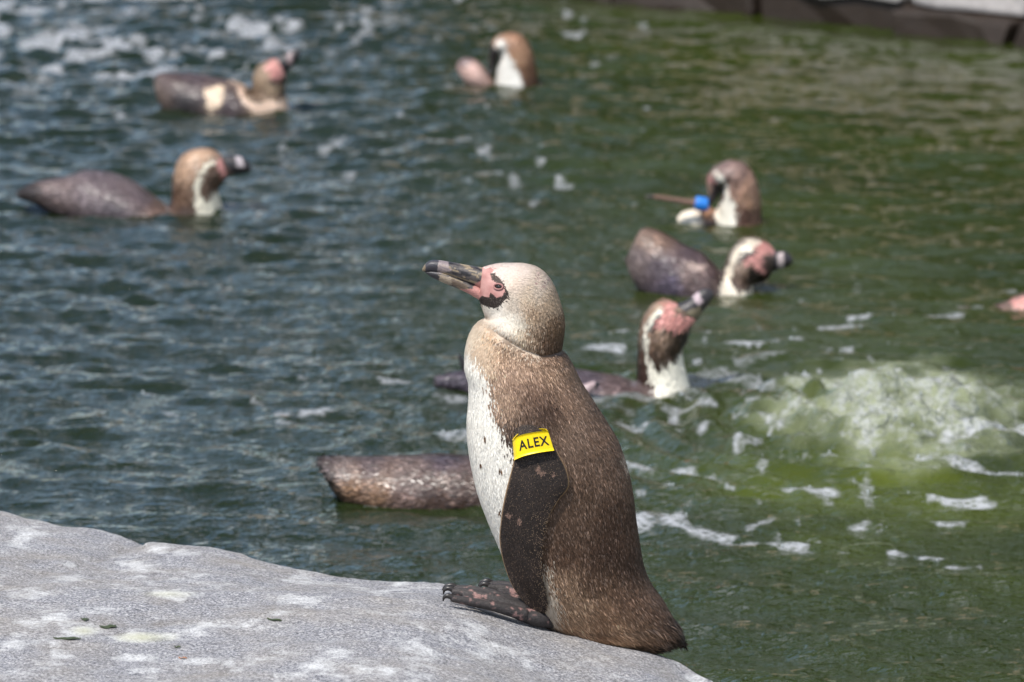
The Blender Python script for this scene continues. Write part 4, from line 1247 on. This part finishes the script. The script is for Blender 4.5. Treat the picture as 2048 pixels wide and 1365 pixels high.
def block(name, s0, s1, o0, o1, z0, z1, mat, parent=None, jit=0.0, loc=None, rough=0.02):
    c = []
    for z in (z0, z1):
        for (s_, o_) in ((s0, o0), (s1, o0), (s1, o1), (s0, o1)):
            q_ = E0 + ed * s_ + en * (o_ + (0.012 if z == z1 and o_ == o0 else 0))
            c.append((q_[0] + random.uniform(-jit, jit), q_[1] + random.uniform(-jit, jit), z + (random.uniform(-jit, jit) if z == z1 else 0)))
    bm_ = bmesh.new()
    vs = [bm_.verts.new(a) for a in c]
    for fc_ in ((3, 2, 1, 0), (4, 5, 6, 7), (0, 1, 5, 4), (1, 2, 6, 5), (2, 3, 7, 6), (3, 0, 4, 7)):
        bm_.faces.new([vs[i] for i in fc_])
    bmesh.ops.recalc_face_normals(bm_, faces=bm_.faces)
    bmesh.ops.bevel(bm_, geom=bm_.edges[:], offset=0.014, segments=2, affect='EDGES', profile=0.5)
    bmesh.ops.subdivide_edges(bm_, edges=[e_ for e_ in bm_.edges if e_.calc_length() > 0.12], cuts=3, use_grid_fill=True)
    for v_ in bm_.verts:
        a3 = np.array(v_.co)
        v_.co += Vector(((vnoise(a3[0] * 9, a3[1] * 9, a3[2] * 9, 401) - 0.5), (vnoise(a3[0] * 9, a3[1] * 9, a3[2] * 9, 402) - 0.5), 0.7 * (vnoise(a3[0] * 9, a3[1] * 9, a3[2] * 9, 403) - 0.5))) * rough
    vv_ = np.array([v_.co for v_ in bm_.verts]); bm_.verts.index_update()
    ff_ = [[v_.index for v_ in f_.verts] for f_ in bm_.faces]
    bm_.free()
    return mesh_np(name, vv_, ff_, mat, parent, smooth=False, loc=loc)


edge_root = root('pool_edge', (*(E0 + ed * elen / 2), 0), 'dark wet stone rim with pale coping along the far side of the pool', 'pool edge')
s_ = 0.0
while s_ < elen:
    w_ = random.uniform(0.42, 0.62)
    block('rim_stone', s_, min(s_ + w_, elen), random.uniform(-0.07, 0.02), 0.34, -0.25, 0.095 + random.uniform(-0.03, 0.02), M_wetstone, edge_root, 0.02, None, 0.06)
    block('coping_stone', s_ + 0.004, min(s_ + w_, elen) - 0.012, 0.05 + random.uniform(-0.03, 0.03), 0.42, 0.09, 0.20 + random.uniform(-0.02, 0.02), M_conc, edge_root, 0.012, None, 0.04)
    s_ += w_ + 0.014
bank = np.array([[*(E0 + en * 0.38), 0.17], [*(E0 + en * 14), 0.30], [*(E1 + en * 14), 0.30], [*(E1 + en * 0.38), 0.17]])
bk = mesh_np('far_bank', bank, [[0, 1, 2, 3]], plain_mat('bank_gravel', (150, 138, 120), 0.95, 0.2, 0.01, 25))
bk['kind'] = 'structure'

# ------------------------------------------------------------------ behind the pool edge: what the water mirrors
def wall_run(name, s0, s1, off, h, mat, label, cat, course=0.3, lo=0.5, hi=1.1):
    rt_ = root(name, (*(E0 + ed * (s0 + s1) / 2 + en * off), 0.15), label, cat)
    z_ = 0.12
    while z_ < h:
        s2_ = s0 + random.uniform(0, 0.3)
        while s2_ < s1:
            w2 = random.uniform(lo, hi)
            block('stone', s2_, s2_ + w2 - 0.02, off + random.uniform(0, 0.04), off + 0.5, z_, z_ + course - 0.018, mat, rt_, 0.012)
            s2_ += w2
        z_ += course
    return rt_


wall_run('stone_wall', 0.5, 9.2, 1.0, 0.6, M_wall, 'low tan sandstone block wall behind the pale coping, in front of the trees', 'wall', 0.24, 0.6, 1.1)


m, N, L, b = new_mat('leaf_green')
M_leaf = m
a_ = N.new('ShaderNodeAttribute'); a_.attribute_name = 'tint'
L.new(a_.outputs['Color'], b.inputs['Base Color']); b.inputs['Roughness'].default_value = 0.55
M_bark = plain_mat('bark', (84, 68, 54), 0.9, 0.2, 0.01, 20)


def tree(x, y, h, w, label, seed):
    r2_ = np.random.default_rng(seed)
    rt_ = root('broadleaf_tree', (x, y, 0.25), label, 'tree')
    pts = np.array([(x, y, 0.1), (x + .1, y, h * .3), (x - .05, y + .1, h * .6), (x, y, h * .85)])
    parts = [tube(pts, np.array([.17, .13, .08, .03]), 10)]
    for k in range(7):
        a0 = r2_.random() * 6.28; z0 = h * (0.3 + 0.4 * r2_.random())
        parts.append(tube(np.array([(x, y, z0), (x + .3 * w * math.cos(a0), y + .3 * w * math.sin(a0), z0 + .12 * h), (x + .7 * w * math.cos(a0), y + .7 * w * math.sin(a0), z0 + .22 * h)]), np.array([.06, .04, .015]), 6))
    v_, f_ = merge(parts)
    mesh_np('trunk', v_, f_, M_bark, rt_)
    nb = 46; cb_ = r2_.normal(0, 1, (nb, 3)); cb_ /= np.linalg.norm(cb_, axis=1)[:, None]
    cb_ = cb_ * (r2_.random((nb, 1)) ** 0.4) * np.array([w, w, h * 0.46]) + np.array([x, y, h * 0.52])
    nl = 9000
    ci = r2_.integers(0, nb, nl)
    pc = cb_[ci] + r2_.normal(0, 0.26, (nl, 3)) * w * 0.55
    t_ = r2_.normal(0, 1, (nl, 3)); t_ /= np.linalg.norm(t_, axis=1)[:, None]
    s2 = np.cross(t_, r2_.normal(0, 1, (nl, 3))); s2 /= np.linalg.norm(s2, axis=1)[:, None]
    V_ = np.stack([pc - t_ * .09, pc + s2 * .05, pc + t_ * .11, pc - s2 * .05], 1)
    cc = np.array([0.035, 0.062, 0.016]) * np.exp(r2_.normal(0, .3, (nl, 1)))
    cr = mesh_np('crown', V_.reshape(-1, 3), np.arange(nl * 4).reshape(-1, 4), M_leaf, rt_, color=np.repeat(cc, 4, 0), smooth=False)


for k_, (tx_, ty_, th_, tw_, lb_) in enumerate([
        (0.5, 19.8, 3.4, 0.95, 'smallest bushy tree at the open end of the low sandstone wall'),
        (1.4, 18.9, 4.4, 1.1, 'second bushy tree from the open end of the low sandstone wall'),
        (2.3, 18.1, 4.0, 1.1, 'third bushy tree from the open end of the low sandstone wall'),
        (3.3, 17.3, 5.2, 1.3, 'fourth and tallest bushy tree behind the low sandstone wall'),
        (4.5, 16.4, 4.6, 1.3, 'fifth bushy tree from the open end of the low sandstone wall')]):
    tree(tx_, ty_, th_, tw_, lb_, k_ + 1)

# ------------------------------------------------------------------ foam bubbles
bi = np.flatnonzero((foam.ravel() > 0.35) & (X.ravel() < 1.5))
r3 = np.random.default_rng(77)
bi = r3.choice(bi, size=min(1500, len(bi)), replace=False, p=foam.ravel()[bi] / foam.ravel()[bi].sum())
bm = bmesh.new(); bmesh.ops.create_icosphere(bm, subdivisions=1, radius=1.0)
iv = np.array([v_.co for v_ in bm.verts]); bm.verts.index_update(); if_ = np.array([[v_.index for v_ in f_.verts] for f_ in bm.faces]); bm.free()
rad = 0.0011 + 0.0026 * r3.random(len(bi)) ** 3.5
cen_ = np.stack([X.ravel()[bi] + r3.normal(0, .004, len(bi)), Yg.ravel()[bi] + r3.normal(0, .006, len(bi)), Z.ravel()[bi] + rad * 0.3], -1)
bv_ = (cen_[:, None] + iv[None] * rad[:, None, None]).reshape(-1, 3)
bf_ = (if_[None] + (np.arange(len(bi)) * len(iv))[:, None, None]).reshape(-1, 3)
M_bub = plain_mat('bubble_film', (170, 176, 178), 0.12, 0.6)
bo = mesh_np('foam_bubbles', bv_, bf_, M_bub)
bo['kind'] = 'stuff'; bo['label'] = 'small white bubbles of froth drifting on the pool'; bo['category'] = 'foam'

# ------------------------------------------------------------------ scraps lying on the boulder
M_weed = plain_mat('wet_leaf', (58, 66, 34), 0.5)
M_husk = plain_mat('dry_husk', (150, 104, 70), 0.7)


def scrap(name, px, py, ln, wd, ang, mat, label, cat):
    # find the place on the boulder that is seen there
    k_ = np.argmin((GX - px) ** 2 + (GY - py) ** 2)
    x0, y0, z0 = RX.ravel()[k_], RY.ravel()[k_], RZ.ravel()[k_]
    n_ = 12; V_ = []; F_ = []
    for i_ in range(n_ + 1):
        t_ = i_ / n_ * 2 - 1
        w_ = wd * math.sqrt(max(0.02, 1 - t_ * t_)) * (1 + 0.25 * math.sin(5 * t_ + px))
        for k2 in (-1, 0, 1):
            a_, b2 = t_ * ln, k2 * w_ + 0.15 * ln * t_ * t_
            xx = x0 + a_ * math.cos(ang) - b2 * math.sin(ang); yy = y0 + a_ * math.sin(ang) + b2 * math.cos(ang)
            V_.append((xx, yy, rock_z(xx, yy) + 0.0012 + (0.001 if k2 == 0 else 0.0) + 0.0006 * math.sin(4 * t_)))
    nv_ = len(V_)
    V_ += [(a, b2, c - 0.003) for a, b2, c in V_]
    for i_ in range(n_):
        for k2 in range(2):
            q_ = i_ * 3 + k2
            F_.append((q_, q_ + 1, q_ + 4, q_ + 3)); F_.append((q_ + nv_, q_ + 3 + nv_, q_ + 4 + nv_, q_ + 1 + nv_))
    o_ = mesh_np(name, np.array(V_), F_, mat, loc=(x0, y0, z0))
    tag(o_, label, cat)


scrap('leaf_scrap', 133, 1278, 0.017, 0.006, 0.15, M_weed, 'dark green leaf scrap, the longest one, left of the yellowish droppings', 'leaf')
scrap('leaf_scrap', 172, 1241, 0.005, 0.006, 0.3, M_weed, 'tiny dark green leaf scrap just behind the yellowish droppings', 'leaf')
scrap('leaf_scrap', 218, 1255, 0.012, 0.007, 0.6, M_weed, 'faint green leaf scrap touching the top of the yellowish droppings', 'leaf')
scrap('leaf_scrap', 548, 1242, 0.010, 0.004, -0.3, M_weed, 'small green leaf scrap at the end of the white streak of droppings', 'leaf')
scrap('seed_husk', 366, 1318, 0.006, 0.003, -0.5, M_husk, 'small reddish brown seed husk lying on white droppings', 'husk')
scrap('seed_husk', 357, 1297, 0.004, 0.003, 0.2, M_weed, 'small dark seed husk between two patches of droppings', 'husk')
